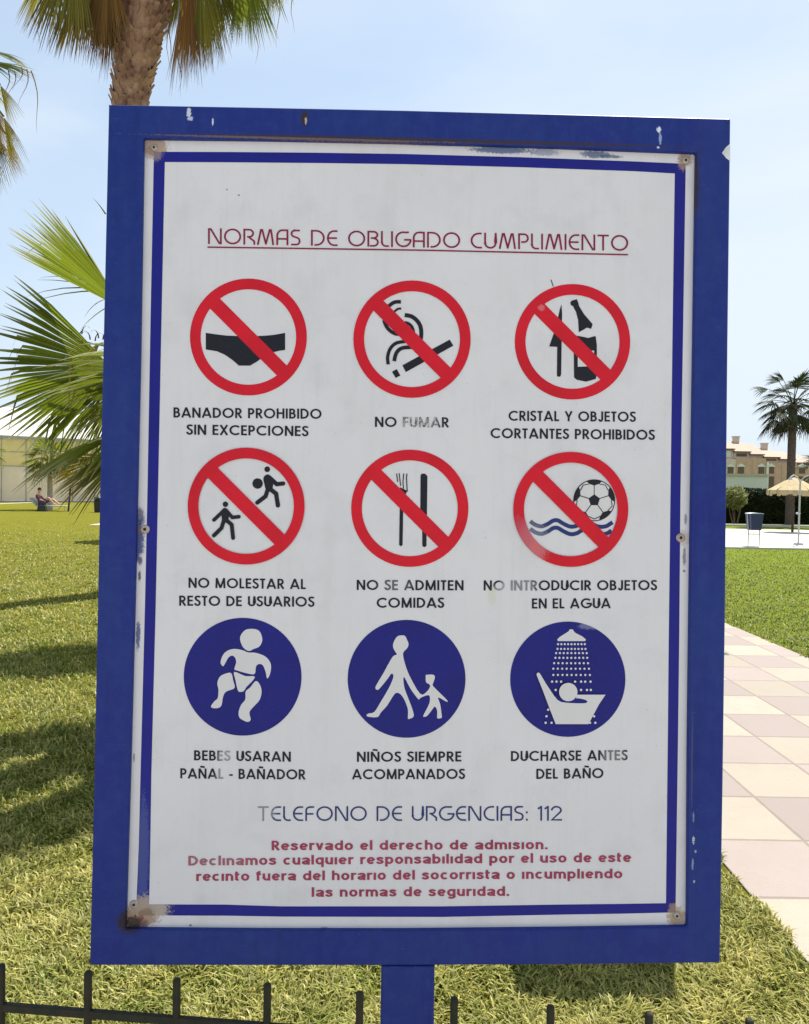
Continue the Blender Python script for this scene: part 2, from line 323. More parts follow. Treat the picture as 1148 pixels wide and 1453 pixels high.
STR_I = [(234, 230), (330, 230.4), (450, 231.4), (574, 233), (740, 237.4), (900, 243), (957.5, 246.2), (955, 420), (951.4, 700), (949, 900), (947.6, 1050), (945, 1281.5), (880, 1282.5), (800, 1283.4), (627, 1286), (400, 1286), (320, 1283.5), (211.6, 1283.2), (213.4, 1200), (214.8, 1100), (221, 860), (224.3, 700), (229.5, 440)]
so_, si_ = [pn(x, y, 0.0003) for x, y in STR_O], [pn(x, y, 0.0003) for x, y in STR_I]; k = len(so_)
mesh_obj('border_stripe', so_ + si_, [(i, k + i, k + (i + 1) % k, (i + 1) % k) for i in range(k)], m_stripe, panel)

# screws
m_screw = mat('screw_head', (0.42, 0.36, 0.30), 0.55, 0.25, 300, metal=0.3, spec=0.4)
m_hole = mat('screw_slot', (0.02, 0.015, 0.012), 0.8)
for x, y, r in ((219, 210, 5), (972.5, 228, 5.5), (965.5, 763, 6.5), (206, 751, 6.5), (960, 1299, 5.5), (190.5, 1283, 6)):
    q = pn(x, y); r *= 0.00113
    mb = MB(); nn = 16
    prof = [(r, 0.0), (r, 0.001), (r * 0.8, 0.0022), (r * 0.36, 0.0026)]
    vs = [(q.x + pr * math.cos(2 * math.pi * i / nn), PO - 0.0001 - h, q.z + pr * math.sin(2 * math.pi * i / nn)) for pr, h in prof for i in range(nn)]
    mb.add(vs, [(a * nn + i, a * nn + (i + 1) % nn, (a + 1) * nn + (i + 1) % nn, (a + 1) * nn + i) for a in range(3) for i in range(nn)])
    mb.add([(q.x + r * 0.36 * math.cos(2 * math.pi * i / nn), PO - 0.0019, q.z + r * 0.36 * math.sin(2 * math.pi * i / nn)) for i in range(nn)], [tuple(range(nn))], 1)
    mb.build('screw', [m_screw, m_hole], sign)

# ---- artwork: flat inks on the panel -------------------------------------------------
class Art:
    """flat ink shapes given in picture columns/rows of a window (ox, oy, scale), each a few hundredths of a millimetre above the one before"""
    def __init__(s, ox=0, oy=0, sc=1.0): s.o = (ox, oy, sc); s.k = 0.0005; s.v = []; s.f = []; s.m = []; s.mats = []
    def mi(s, m):
        if m not in s.mats: s.mats.append(m)
        return s.mats.index(m)
    def P(s, x, y): return pn(s.o[0] + x / s.o[2], s.o[1] + y / s.o[2], s.k)
    def up(s): s.k += 0.00004
    def poly(s, pts, m, smooth=0):
        if smooth: pts = spline(pts, smooth)
        vs = [s.P(*q) for q in pts]; base = len(s.v)
        tris = tessellate_polygon([[Vector((q.x, q.z, 0)) for q in vs]])
        s.v += vs; mi = s.mi(m)
        for t in tris: s.f.append(tuple(base + i for i in t)); s.m.append(mi)
        s.up()
    def ring(s, cx, cy, r0, r1, m, n=72):
        base = len(s.v)
        for r in (r0, r1):
            for i in range(n): s.v.append(s.P(cx + r * math.cos(2 * math.pi * i / n), cy + r * math.sin(2 * math.pi * i / n)))
        mi = s.mi(m)
        for i in range(n): s.f.append((base + i, base + (i + 1) % n, base + n + (i + 1) % n, base + n + i)); s.m.append(mi)
        s.up()
    def disc(s, cx, cy, r, m, n=40, ry=None):
        ry = ry or r
        s.poly([(cx + r * math.cos(2 * math.pi * i / n), cy + ry * math.sin(2 * math.pi * i / n)) for i in range(n)], m)
    def line(s, pts, wd, m, smooth=0, cap=False):
        if smooth: pts = spline(pts, smooth, closed=False)
        L_, R_ = ribbon(pts, wd); base = len(s.v); nn = len(L_)
        s.v += [s.P(*q) for q in L_ + R_]; mi = s.mi(m)
        for i in range(nn - 1): s.f.append((base + i, base + i + 1, base + nn + i + 1, base + nn + i)); s.m.append(mi)
        s.up()
        if cap:
            for q in (pts[0], pts[-1]): s.disc(q[0], q[1], wd / 2, m, 16)
    def build(s, name, parent, label=None):
        o = mesh_obj(name, s.v, s.f, s.mats, parent, s.m)
        if label: o['label'] = label
        return o
def spline(pts, n, closed=True):
    o = []; K = len(pts)
    for i in range(K if closed else K - 1):
        g = lambda j: pts[j % K] if closed else pts[max(0, min(K - 1, j))]
        a, b, c, d = g(i - 1), g(i), g(i + 1), g(i + 2)
        for k in range(n):
            t = k / n
            o.append(tuple(0.5 * (2 * b[e] + (c[e] - a[e]) * t + (2 * a[e] - 5 * b[e] + 4 * c[e] - d[e]) * t * t + (3 * b[e] - a[e] - 3 * c[e] + d[e]) * t ** 3) for e in (0, 1)))
    if not closed: o.append(tuple(pts[-1]))
    return o
def ribbon(pts, wd):
    L_, R_ = [], []; K = len(pts)
    for i, q in enumerate(pts):
        d0 = Vector(pts[i]) - Vector(pts[i - 1]) if i else None
        d1 = Vector(pts[i + 1]) - Vector(pts[i]) if i < K - 1 else None
        if d0 is None: d0 = d1
        if d1 is None: d1 = d0
        d0.normalize(); d1.normalize()
        n0, n1 = Vector((-d0.y, d0.x)), Vector((-d1.y, d1.x)); nn = n0 + n1
        nn = nn.normalized() if nn.length > 1e-6 else n0
        k = min(1.8, 1 / max(0.3, nn.dot(n0))) * wd / 2
        L_.append((q[0] + nn.x * k, q[1] + nn.y * k)); R_.append((q[0] - nn.x * k, q[1] - nn.y * k))
    return L_, R_
def forbid(a, cx, cy, r, sc):                         # red ring and slash, window pixels
    a.ring(cx, cy, r, r - 15.2 * sc, m_red)
    e = (r - 12 * sc) * 0.7071
    a.line([(cx - e, cy - e), (cx + e, cy + e)], 20 * sc, m_red)

a = Art(240, 380, 4.415)
a.poly([(230, 408), (300, 418), (360, 425), (480, 430), (600, 426), (660, 420), (727, 408), (727, 515), (690, 520), (640, 533), (590, 560), (550, 588), (508, 613), (437, 613), (400, 580), (350, 545), (300, 523), (230, 512)], m_black)
forbid(a, 497, 434, 366, 4.415); a.build('prohibition_symbol', panel, 'red no-swimming-briefs symbol')
a = Art(480, 380, 5.218)
a.poly([(475, 722), (825, 532), (852, 577), (500, 773)], m_black); a.poly([(398, 770), (433, 750), (460, 798), (425, 816)], m_black)
for pts, wd in (([(464, 252), (415, 256), (372, 285)], 27), ([(466, 302), (440, 306), (412, 328)], 16), ([(492, 350), (545, 362), (590, 400), (612, 450), (612, 522), (590, 570)], 30), ([(492, 404), (530, 420), (552, 452), (558, 492), (545, 530)], 22),
                ([(338, 388), (360, 440), (400, 478), (446, 492), (500, 480)], 27), ([(505, 545), (430, 558), (385, 600), (366, 660), (370, 716)], 25), ([(545, 588), (470, 596), (430, 632), (414, 692)], 28)):
    a.line(pts, wd, m_black, 6)
forbid(a, 546, 529, 434, 5.218); a.build('prohibition_symbol', panel, 'red no-smoking symbol')
a = Art(690, 380, 4.592)
a.poly([(490, 238), (494, 300), (491, 480), (488, 690), (484, 707), (472, 711), (460, 705), (462, 515), (410, 513), (428, 460), (448, 405), (466, 330), (478, 275)], m_black)
a.poly([(547, 228), (555, 215), (590, 205), (598, 225), (605, 250), (635, 300), (693, 368), (683, 398), (655, 390), (640, 400), (603, 420), (598, 340), (585, 290), (565, 250), (552, 245)], m_black)
a.poly([(590, 443), (640, 452), (665, 458), (690, 450), (712, 445), (720, 500), (720, 700), (712, 725), (650, 742), (590, 730), (572, 715), (570, 560), (580, 500)], m_black)
a.poly([(596, 545), (702, 540), (702, 641), (596, 645)], m_white)
forbid(a, 561.5, 482.5, 376, 4.592)
a.line([(421, 78), (437, 122)], 5, m_black); a.build('prohibition_symbol', panel, 'red no-glass-or-blades symbol')
a = Art(240, 620, 4.991)
a.disc(695, 229, 20, m_black); a.disc(627, 330, 37, m_black)
a.poly([(668, 290), (690, 267), (715, 272), (738, 305), (728, 375), (690, 380), (675, 335)], m_black, 4)
for pts, wd in (([(712, 288), (762, 335), (808, 330)], 30), ([(702, 362), (684, 420), (625, 465)], 30), ([(714, 368), (758, 402), (771, 485)], 31),
                ([(390, 520), (318, 588)], 26), ([(408, 524), (448, 570), (495, 565)], 26), ([(390, 585), (372, 645), (318, 698)], 28), ([(402, 585), (444, 622), (454, 715)], 28)):
    a.line(pts, wd, m_black, 0, True)
a.disc(400, 477, 19, m_black)
a.poly([(372, 522), (390, 504), (412, 510), (427, 540), (414, 600), (380, 604), (373, 560)], m_black, 4)
forbid(a, 546.5, 490, 413.5, 4.991); a.build('prohibition_symbol', panel, 'red no-running-or-ball-games symbol')
a = Art(480, 620, 5.467)
a.poly([(638, 300), (648, 284), (675, 286), (692, 305), (688, 600), (684, 845), (667, 856), (652, 845), (650, 620), (636, 600)], m_black)
a.poly([(478, 470), (507, 470), (504, 560), (499, 838), (486, 849), (472, 838)], m_black)
a.poly([(478, 390), (530, 415), (520, 470), (478, 470)], m_black)
for pts in ([(453, 284), (461, 350)], [(472, 281), (484, 380)], [(508, 284), (502, 350), (506, 402)], [(533, 284), (529, 320), (535, 420), (524, 430)]): a.line(pts, 8, m_black)
forbid(a, 555, 553.5, 454.5, 5.467); a.build('prohibition_symbol', panel, 'red no-food symbol with fork and knife')
a = Art(680, 620, 4.415)
wave = [(320, 528), (350, 550), (390, 560), (430, 545), (462, 525), (492, 523), (530, 545), (572, 562), (612, 556), (650, 535), (690, 535), (740, 560), (792, 560), (835, 534)]
a.line(wave, 25, m_navy, 5); a.line([(x, y + 47) for x, y in wave[:-1]] + [(828, 587)], 25, m_navy, 5)
a.disc(720, 397, 131, m_black, 56); a.disc(720, 397, 125, m_white, 56)
pc = lambda an, r: (720 + r * math.cos(an), 397 + r * math.sin(an))
a.poly([pc(R(-90 + 72 * i), 38) for i in range(5)], m_black)
for i in range(5):
    t = R(-90 + 72 * i)
    a.line([pc(t, 34), pc(t, 95)], 5, m_black)
    a.poly([pc(t, 92), pc(t + R(17), 108)] + [pc(t + R(22 - 11 * j), 127) for j in range(5)] + [pc(t - R(17), 108)], m_black)
    for sg in (-1, 1): a.line([pc(t + sg * R(17), 107), pc(t + sg * R(36), 118)], 5, m_black)
forbid(a, 572.5, 454, 360, 4.415); a.build('prohibition_symbol', panel, 'red no-balls-in-the-water symbol')
a = Art(240, 860, 4.991)
a.disc(521, 500, 417, m_blue, 80)
a.poly([(503, 235), (515, 195), (550, 165), (610, 163), (645, 185), (660, 240), (640, 285), (600, 303), (565, 317), (525, 292)], m_white, 5)
a.poly([(383, 425), (365, 400), (380, 350), (410, 318), (460, 303), (520, 312), (560, 328), (610, 330), (670, 350), (705, 380), (722, 420), (715, 480), (695, 512), (685, 470), (665, 420), (635, 410), (615, 430), (605, 480), (550, 475), (480, 455), (463, 445), (475, 400), (468, 365), (445, 350), (420, 365), (400, 400)], m_white, 4)
a.poly([(462, 465), (540, 495), (605, 497), (590, 530), (550, 570), (530, 600), (510, 607), (488, 597), (470, 520)], m_white, 3)
a.poly([(440, 475), (400, 478), (360, 500), (342, 545), (350, 590), (345, 650), (320, 675), (297, 710), (315, 722), (350, 720), (372, 700), (383, 640), (405, 605), (463, 580), (455, 530)], m_white, 4)
a.poly([(615, 530), (575, 575), (543, 605), (540, 660), (510, 700), (493, 750), (500, 790), (540, 815), (565, 818), (578, 800), (570, 750), (600, 710), (640, 665), (655, 610), (645, 560)], m_white, 4)
a.build('mandatory_symbol', panel, 'blue disc with a white baby in a nappy')
a = Art(480, 860, 5.467)
a.disc(530, 564, 457, m_blue, 80)
a.poly([(485, 227), (518, 232), (535, 265), (545, 295), (535, 325), (507, 355), (503, 385), (520, 455), (555, 545), (635, 680), (685, 665), (712, 625), (705, 605), (682, 590), (678, 545), (685, 533), (740, 533), (748, 560), (735, 600), (740, 625), (840, 725), (838, 740), (775, 708), (790, 760), (803, 855), (795, 868), (768, 868), (768, 820), (760, 790), (745, 780), (730, 800), (690, 850), (665, 858), (660, 848), (690, 790), (710, 740), (703, 690), (640, 710), (628, 722), (615, 715), (560, 640), (515, 555), (505, 570), (515, 640), (545, 720), (575, 800), (585, 855), (548, 875), (540, 865), (540, 800), (515, 730), (485, 685), (455, 672), (430, 690), (380, 770), (330, 825), (305, 860), (235, 858), (220, 845), (235, 833), (280, 820), (325, 750), (390, 640), (425, 560), (425, 530), (410, 525), (385, 560), (320, 640), (300, 648), (288, 635), (300, 605), (350, 520), (405, 420), (430, 385), (455, 375), (440, 350), (425, 315), (430, 280), (455, 238)], m_white, 3)
a.build('mandatory_symbol', panel, 'blue disc with a white adult leading a child')
a = Art(690, 860, 4.783)
a.disc(553, 496, 391, m_blue, 80)
a.poly([(560, 170), (565, 158), (588, 158), (592, 168), (603, 181), (650, 205), (675, 225), (672, 237), (485, 237), (482, 225), (500, 208), (545, 180)], m_white)
for y, xa, xb in ((258, 487, 668), (290, 483, 672), (318, 473, 680), (350, 468, 683), (386, 459, 688), (423, 453, 694), (465, 453, 700)):
    for i in range(9): a.disc(xa + (xb - xa) * i / 8, y, 7.4, m_white, 10)
for x, y in ((444, 510), (474, 510), (505, 510), (600, 510), (640, 510), (668, 510), (704, 510), (468, 566), (640, 566), (680, 566), (706, 566), (417, 700), (406, 744), (400, 788), (440, 788), (728, 744), (700, 788), (736, 788)): a.disc(x, y, 8, m_white, 10)
a.poly([(338, 462), (343, 450), (352, 448), (362, 455), (400, 520), (460, 610), (500, 640), (600, 650), (610, 598), (805, 598), (760, 665), (690, 797), (468, 797), (430, 700), (385, 580)], m_white)
a.poly([(470, 596), (500, 622), (540, 642), (600, 622), (660, 630), (682, 643), (668, 655), (600, 656), (540, 652), (500, 645), (470, 622)], m_blue, 3)
a.disc(553, 580, 62, m_white); a.build('mandatory_symbol', panel, 'blue disc with a white bather under a shower')

# ---- lettering: stroke alphabets ------------------------------------------------------
def arc(cx, cy, rx, ry, a0, a1, n=14):
    return [(cx + rx * math.cos(R(a0 + (a1 - a0) * i / n)), cy + ry * math.sin(R(a0 + (a1 - a0) * i / n))) for i in range(n + 1)]
def caps(sw):                                         # geometric capitals, height 1 ; name -> (advance, strokes)
    h = sw / 2; t = 1 - h; g = {}
    def bowl(x, xr, y0, y1): return [(h, y0)] + arc(x, (y0 + y1) / 2, xr - x, (y1 - y0) / 2, -90, 90) + [(h, y1)]
    g['A'] = (.80, [[(h * .7, 0), (.40, 1)], [(.40, 1), (.80 - h * .7, 0)], [(.19, .27), (.61, .27)]])
    g['B'] = (.56, [[(h, 0), (h, 1)], bowl(.27, .56 - h, h, .52), bowl(.25, .51 - h, .52, t)])
    g['C'] = (.84, [arc(.5, .5, .5 - h, .5 - h, 46, 314, 24)])
    g['D'] = (.70, [[(h, 0), (h, 1)], bowl(.25, .70 - h, h, t)])
    g['E'] = (.48, [[(h, 0), (h, 1)], [(h, t), (.47, t)], [(h, .52), (.45, .52)], [(h, h), (.48, h)]])
    g['F'] = (.46, [[(h, 0), (h, 1)], [(h, t), (.46, t)], [(h, .5), (.43, .5)]])
    g['G'] = (.94, [arc(.5, .5, .5 - h, .5 - h, 44, 360, 26), [(.5, .47), (.97 - h * .4, .47)]])
    g['H'] = (.66, [[(h, 0), (h, 1)], [(.66 - h, 0), (.66 - h, 1)], [(h, .53), (.66 - h, .53)]])
    g['I'] = (sw, [[(h, 0), (h, 1)]])
    g['J'] = (.44, [[(.44 - h, 1), (.44 - h, .25)] + arc(.22, .22 + h * .6, .22 - h, .22, 0, -170, 10)])
    g['L'] = (.42, [[(h, 0), (h, 1)], [(h, h), (.42, h)]])
    g['M'] = (.86, [[(h, 0), (h * 1.4, 1)], [(h * 1.2, 1), (.43, .03)], [(.43, .03), (.86 - h * 1.2, 1)], [(.86 - h * 1.4, 1), (.86 - h, 0)]])
    g['N'] = (.70, [[(h, 0), (h, 1)], [(h, .99), (.70 - h, .01)], [(.70 - h, 0), (.70 - h, 1)]])
    g['Ñ'] = (.70, g['N'][1] + [[(.17, 1.14), (.25, 1.19), (.35, 1.165), (.45, 1.14), (.53, 1.19)]])
    g['O'] = (.96, [arc(.48, .5, .48 - h, .5 - h, 0, 360, 32)])
    g['P'] = (.54, [[(h, 0), (h, 1)], bowl(.26, .54 - h, .45, t)])
    g['R'] = (.57, [[(h, 0), (h, 1)], bowl(.26, .54 - h, .47, t), [(.24, .47), (.52, 0)]])
    g['S'] = (.50, [spline([(.455, .84), (.40, .905), (.25, .93), (.105, .86), (.10, .70), (.20, .575), (.33, .49), (.425, .37), (.42, .19), (.31, .085), (.17, .08), (.075, .17), (.05, .27)], 3, False)])
    g['T'] = (.46, [[(.23, 0), (.23, 1)], [(0, t), (.46, t)]])
    g['U'] = (.62, [[(h, 1), (h, .31)] + arc(.31, .31, .31 - h, .31 - h, 180, 360) + [(.62 - h, .31), (.62 - h, 1)]])
    g['X'] = (.66, [[(.06, 0), (.60, 1)], [(.60, 0), (.06, 1)]])
    g['Y'] = (.66, [[(.33, 0), (.33, .42)], [(.33, .40), (.06, 1)], [(.33, .40), (.60, 1)]])
    g['-'] = (.30, [[(0, .38), (.30, .38)]])
    return g
def deco(sw):                                         # rounded display capitals with open joints
    h = sw / 2; t = 1 - h; g = caps(sw)
    def bowl(x0, x, xr, y0, y1): return [(x0, y0)] + arc(x, (y0 + y1) / 2, xr - x, (y1 - y0) / 2, -90, 90) + [(h, y1)]
    g['A'] = (.70, [[(h, 0), (h, .62)] + arc(.36, .60, .36 - h, .40 - h, 180, 90, 8) + [(.70 - h, t), (.70 - h, 0)], [(h, .40), (.70 - h, .40)]])
    g['B'] = (.66, [[(h, 0), (h, t)] + arc(.36, .75, .22, .25 - h, 90, -90), arc(.36, .29, .66 - .36 - h, .29 - h, 90, -90) + [(.14, h)], [(.20, .545), (.38, .545)]])
    g['D'] = (.80, [[(h, 0), (h, t)] + arc(.30, .5, .50 - h, .5 - h, 90, -90, 18) + [(.20, h)]])
    g['E'] = (.62, [[(.62, t)] + arc(.42, .5, .42 - h, .5 - h, 90, 270, 18) + [(.62, h)], [(h, .5), (.58, .5)]])
    g['F'] = (.54, [[(.54, t), (.30, t)] + arc(.30, .72, .30 - h, .28 - h, 90, 180, 8) + [(h, 0)], [(h, .48), (.50, .48)]])
    g['G'] = (.90, [[(.80, t)] + arc(.48, .5, .48 - h, .5 - h, 78, 360, 24), [(.52, .47), (.98 - h, .47)]])
    g['C'] = (.66, [[(.64, t)] + arc(.48, .5, .48 - h, .5 - h, 90, 270, 20) + [(.66, h)]])
    g['L'] = (.46, [[(h, 1), (h, .30)] + arc(.30, .30, .30 - h, .30 - h, 180, 270, 8) + [(.46, h)]])
    g['M'] = (1.0, [[(.05, 0), (.23, t), (.31, t), (.53, .03)], [(.51, .03), (.74, t), (.82, t), (.95, 0)]])
    g['N'] = (.80, [[(h, 0), (h, t), (.16, t), (.66, h), (.80 - h, h), (.80 - h, 1)]])
    g['O'] = (1.0, [arc(.5, .5, .5 - h, .5 - h, 0, 360, 34)])
    g['P'] = (.62, [[(h, 0), (h, t)] + arc(.34, .70, .28 - h, .30 - h, 90, -90) + [(.18, .40 + h)]])
    g['R'] = (.66, [[(h, 0), (h, t)] + arc(.34, .72, .28 - h, .28 - h, 90, -90) + [(.22, .44 + h)], [(.34, .46), (.63, .22), (.64, 0)]])
    g['S'] = (.58, [[(.54, t), (.26, t)] + arc(.26, .745, .255 - h, .255 - h, 90, 262, 10) + arc(.33, .275, .25 - h, .275 - h, 82, -90, 10) + [(.03, h)]])
    g['U'] = (.72, [[(h, 1), (h, .36)] + arc(.36, .36, .36 - h, .36 - h, 180, 360) + [(.72 - h, .36), (.72 - h, 1)]])
    g['T'] = (.66, [[(.33, 0), (.33, 1)], [(0, t), (.66, t)]])
    g[':'] = (.12, [[(.06, 0), (.06, .13)], [(.06, .50), (.06, .63)]])
    g['1'] = (.28, [[(.22, 0), (.22, 1)], [(.22, t), (.02, .80)]])
    g['2'] = (.66, [[(.04, .70)] + arc(.32, .70, .28, .30 - h, 170, -20, 12) + [(.05, h), (.66, h)]])
    return g
def letters(text, font, gap, space):
    x = 0; res = []
    for i, ch in enumerate(text):
        if ch == ' ': x += space; continue
        adv, st = font[ch]; res += [[(x + a_, b_) for a_, b_ in s_k] for s_k in st]; x += adv + gap
    return res, x - gap
def write(art, text, font, sw, xl, yl, xr, yr, cap, m, gap=0.10, space=0.36):
    strokes, W = letters(text, font, gap, space)
    sx = (xr - xl) / W
    for stq in strokes:
        L_, R_ = ribbon([(q[0], q[1]) for q in stq], sw); base = len(art.v); nn = len(L_); mi = art.mi(m)
        for q in L_ + R_:
            x = xl + q[0] * sx; art.v.append(art.P(x, yl + (yr - yl) * (x - xl) / (xr - xl) - q[1] * cap))
        for i in range(nn - 1): art.f.append((base + i, base + i + 1, base + nn + i + 1, base + nn + i)); art.m.append(mi)
        art.k = 0.0005 + (art.k - 0.0005 + 0.00003) % 0.0002
CAP = caps(0.168); DEC = deco(0.105)
for lines in ([('BANADOR PROHIBIDO', 246.3, 592.4, 456.3, 594.5), ('SIN EXCEPCIONES', 264.9, 616.7, 437.5, 619)], [('NO FUMAR', 532.1, 605.8, 636.8, 606.5)],
              [('CRISTAL Y OBJETOS', 721.6, 597.1, 901.9, 598.6), ('CORTANTES PROHIBIDOS', 696.1, 621.7, 928.9, 624.3)], [('NO MOLESTAR AL', 267.6, 834, 434, 836), ('RESTO DE USUARIOS', 254.4, 859.4, 446, 861)],
              [('NO SE ADMITEN', 506.2, 837.1, 657.8, 837.7), ('COMIDAS', 534.5, 862.4, 630, 862.4)], [('NO INTRODUCIR OBJETOS', 686.3, 837.9, 932, 837.4), ('EN EL AGUA', 754.7, 863.5, 866.2, 863)],
              [('BEBES USARAN', 275.5, 1078.8, 412.7, 1080.8), ('PAÑAL - BAÑADOR', 256, 1104.4, 433.3, 1106)], [('NIÑOS SIEMPRE', 506.5, 1081, 654.7, 1080.4), ('ACOMPANADOS', 499.8, 1105.7, 659.6, 1105.2)],
              [('DUCHARSE ANTES', 725, 1080, 890.3, 1078.5), ('DEL BAÑO', 761, 1105.2, 856.2, 1104)]):
    a = Art()
    for t_, xl, yl, xr, yr in lines: write(a, t_, CAP, 0.168, xl, yl, xr, yr, 14.3, m_black, 0.115, 0.40)
    a.build('caption_lettering', panel)
a = Art(); write(a, 'NORMAS DE OBLIGADO CUMPLIMIENTO', DEC, 0.105, 295.3, 346.3, 891.3, 356.2, 22.4, m_maroon, 0.13, 0.48)
a.line([(294.5, 350.8), (600, 355.2), (891, 361.6)], 2.0, m_maroon); a.build('title_lettering', panel)
a = Art(); write(a, 'TELEFONO DE URGENCIAS: 112', DEC, 0.105, 365.9, 1164.9, 797.4, 1164.3, 20.8, m_navy, 0.13, 0.46)
a.build('telephone_lettering', panel)
a = Art()
def lower(sw):                                        # wide bold sans, small letters; x-height .74 of the capitals
    h = sw / 2; xh = .74; g = caps(sw); m_ = xh / 2; rx, ry = .30 - h, m_ - h
    oval = arc(.30, m_, rx, ry, 0, 360, 26)
    arch = lambda x0, wd_, y0=0: [(x0 + h, .38)] + arc(x0 + wd_ / 2, xh - h - .22, wd_ / 2 - h, .22, 175, 0, 10) + [(x0 + wd_ - h, y0)]
    g['o'] = (.60, [oval]); g['c'] = (.56, [arc(.30, m_, rx, ry, 48, 312, 20)]); g['e'] = (.58, [[(h, m_)] + [(.585 - h, m_)], arc(.30, m_, rx, ry, 4, 318, 22)])
    g['d'] = (.60, [oval, [(.60 - h, 0), (.60 - h, 1)]]); g['b'] = (.60, [oval, [(h, 0), (h, 1)]])
    g['q'] = (.60, [oval, [(.60 - h, -.27), (.60 - h, xh)]]); g['p'] = (.60, [oval, [(h, -.27), (h, xh)]])
    g['g'] = (.60, [oval, [(.60 - h, xh), (.60 - h, -.02)] + arc(.31, -.02, .29 - h, .26 - h, 0, -160, 10)])
    g['a'] = (.58, [[(h * 1.2, .54)] + arc(.29, .50, .27 - h * .6, .24 - h, 150, 0, 10) + [(.56 - h, .12), (.585 - h * .6, 0)], arc(.27, .215, .27 - h, .215 - h, 20, 340, 20), [(.30, .43 - h * .6), (.50, .46)]])
    g['n'] = (.56, [[(h, 0), (h, xh)], arch(0, .56)]); g['h'] = (.56, [[(h, 0), (h, 1)], arch(0, .56)])
    g['m'] = (.88, [[(h, 0), (h, xh)], arch(0, .535), arch(.535 - sw, .535)])
    g['u'] = (.56, [[(.56 - h, 0), (.56 - h, xh)], [(h, xh), (h, .22 + h)] + arc(.28, .22 + h, .28 - h, .22, 180, 355, 10)])
    g['r'] = (.36, [[(h, 0), (h, xh)], [(h, .36)] + arc(.30, .42, .30 - h, xh - h - .42, 180, 68, 8)])
    g['l'] = (sw, [[(h, 0), (h, 1)]]); g['ı'] = (sw, [[(h, 0), (h, xh)]])
    g['f'] = (.34, [[(.12, 0), (.12, .80)] + arc(.27, .80, .15, .20 - h, 180, 80, 6), [(0, xh - h * .8), (.33, xh - h * .8)]])
    g['t'] = (.34, [[(.12, .95), (.12, .18)] + arc(.25, .18, .13, .18 - h, 180, 280, 6), [(0, xh - h * .8), (.32, xh - h * .8)]])
    g['s'] = (.52, [spline([(.45, .52), (.38, .615), (.25, .645), (.12, .60), (.11, .50), (.22, .42), (.36, .345), (.43, .245), (.38, .13), (.24, .09), (.12, .125), (.06, .23)], 3, False)])
    g['v'] = (.54, [[(.08, xh), (.27, .02)], [(.27, .02), (.46, xh)]]); g['.'] = (sw, [[(h, 0), (h, sw)]]); return g
LOW = lower(0.185)
def typeset(art, text, xl, yl, xr, yr, cap, m): write(art, text, LOW, 0.185, xl, yl, xr, yr, cap, m, 0.11, 0.40)
typeset(a, 'Reservado el derecho de admısıon.', 385.4, 1206.4, 777, 1204.8, 13.6, m_rose)
typeset(a, 'Declınamos cualquıer responsabılıdad por el uso de este', 267.3, 1228, 895.5, 1223, 13.6, m_rose)
typeset(a, 'recınto fuera del horarıo del socorrısta o ıncumplıendo', 278.5, 1250, 883, 1246, 13.6, m_rose)
typeset(a, 'las normas de segurıdad.', 442.3, 1272.4, 722.5, 1271, 13.6, m_rose)
a.build('notice_lettering', panel)

# ================================================================ GROUND
m_lawn = bpy.data.materials.new('lawn'); n, p, o_ = nodes(m_lawn); oc = coord(n)
c = mixc(n, noisef(n, oc, 0.35, 4), (0.172, 0.165, 0.026), (0.128, 0.139, 0.020))
c = mixc(n, noisef(n, oc, 2.2, 5, 0.7, 0.35, 0.75), c, (0.205, 0.18, 0.036))
c = mixc(n, noisef(n, oc, 22, 5, 0.75, 0.4, 0.7), c, (0.085, 0.095, 0.009))
c = mixc(n, noisef(n, oc, 60, 3, 0.75, 0.58, 0.75), c, (0.23, 0.20, 0.06))
sx_ = n.nodes.new('ShaderNodeSeparateXYZ'); n.links.new(oc, sx_.inputs[0])
g = n.nodes.new('ShaderNodeMapRange'); g.inputs['From Min'].default_value = 0.5; g.inputs['From Max'].default_value = 5.0; n.links.new(sx_.outputs[0], g.inputs['Value'])
c = mixc(n, fmath(n, 'MULTIPLY', g.outputs['Result'], 0.55), c, (0.135, 0.210, 0.030))     # the watered lawn to the right of the path is greener
n.links.new(c, p.inputs['Base Color']); p.inputs['Roughness'].default_value = 0.9; p.inputs['Specular IOR Level'].default_value = 0.0
b = n.nodes.new('ShaderNodeBump'); b.inputs['Strength'].default_value = 0.8; b.inputs['Distance'].default_value = 0.05
n.links.new(noisef(n, oc, 26, 6, 0.75, 0, 1), b.inputs['Height']); n.links.new(b.outputs[0], p.inputs['Normal'])
tag(mesh_obj('lawn', [(-900, -60, 0), (900, -60, 0), (900, 1500, 0), (-900, 1500, 0)], [(0, 1, 2, 3)], m_lawn), kind='structure')

PX0, PX1 = 1.40, 3.96
m_path = bpy.data.materials.new('path_slabs'); n, p, o_ = nodes(m_path); oc = coord(n)
sx_ = n.nodes.new('ShaderNodeSeparateXYZ'); n.links.new(oc, sx_.inputs[0])
tx = fmath(n, 'DIVIDE', fmath(n, 'ADD', sx_.outputs[0], 20 - PX0), 0.465); ty = fmath(n, 'DIVIDE', fmath(n, 'ADD', sx_.outputs[1], 20.0 + 0.17), 0.53)
ix, iy = fmath(n, 'FLOOR', tx), fmath(n, 'FLOOR', ty); fx, fy = fmath(n, 'FRACT', tx), fmath(n, 'FRACT', ty)
chk = fmath(n, 'MODULO', fmath(n, 'ADD', ix, iy), 2.0)
cb = n.nodes.new('ShaderNodeCombineXYZ'); n.links.new(ix, cb.inputs[0]); n.links.new(iy, cb.inputs[1])
wn = n.nodes.new('ShaderNodeTexWhiteNoise'); n.links.new(cb.outputs[0], wn.inputs['Vector'])
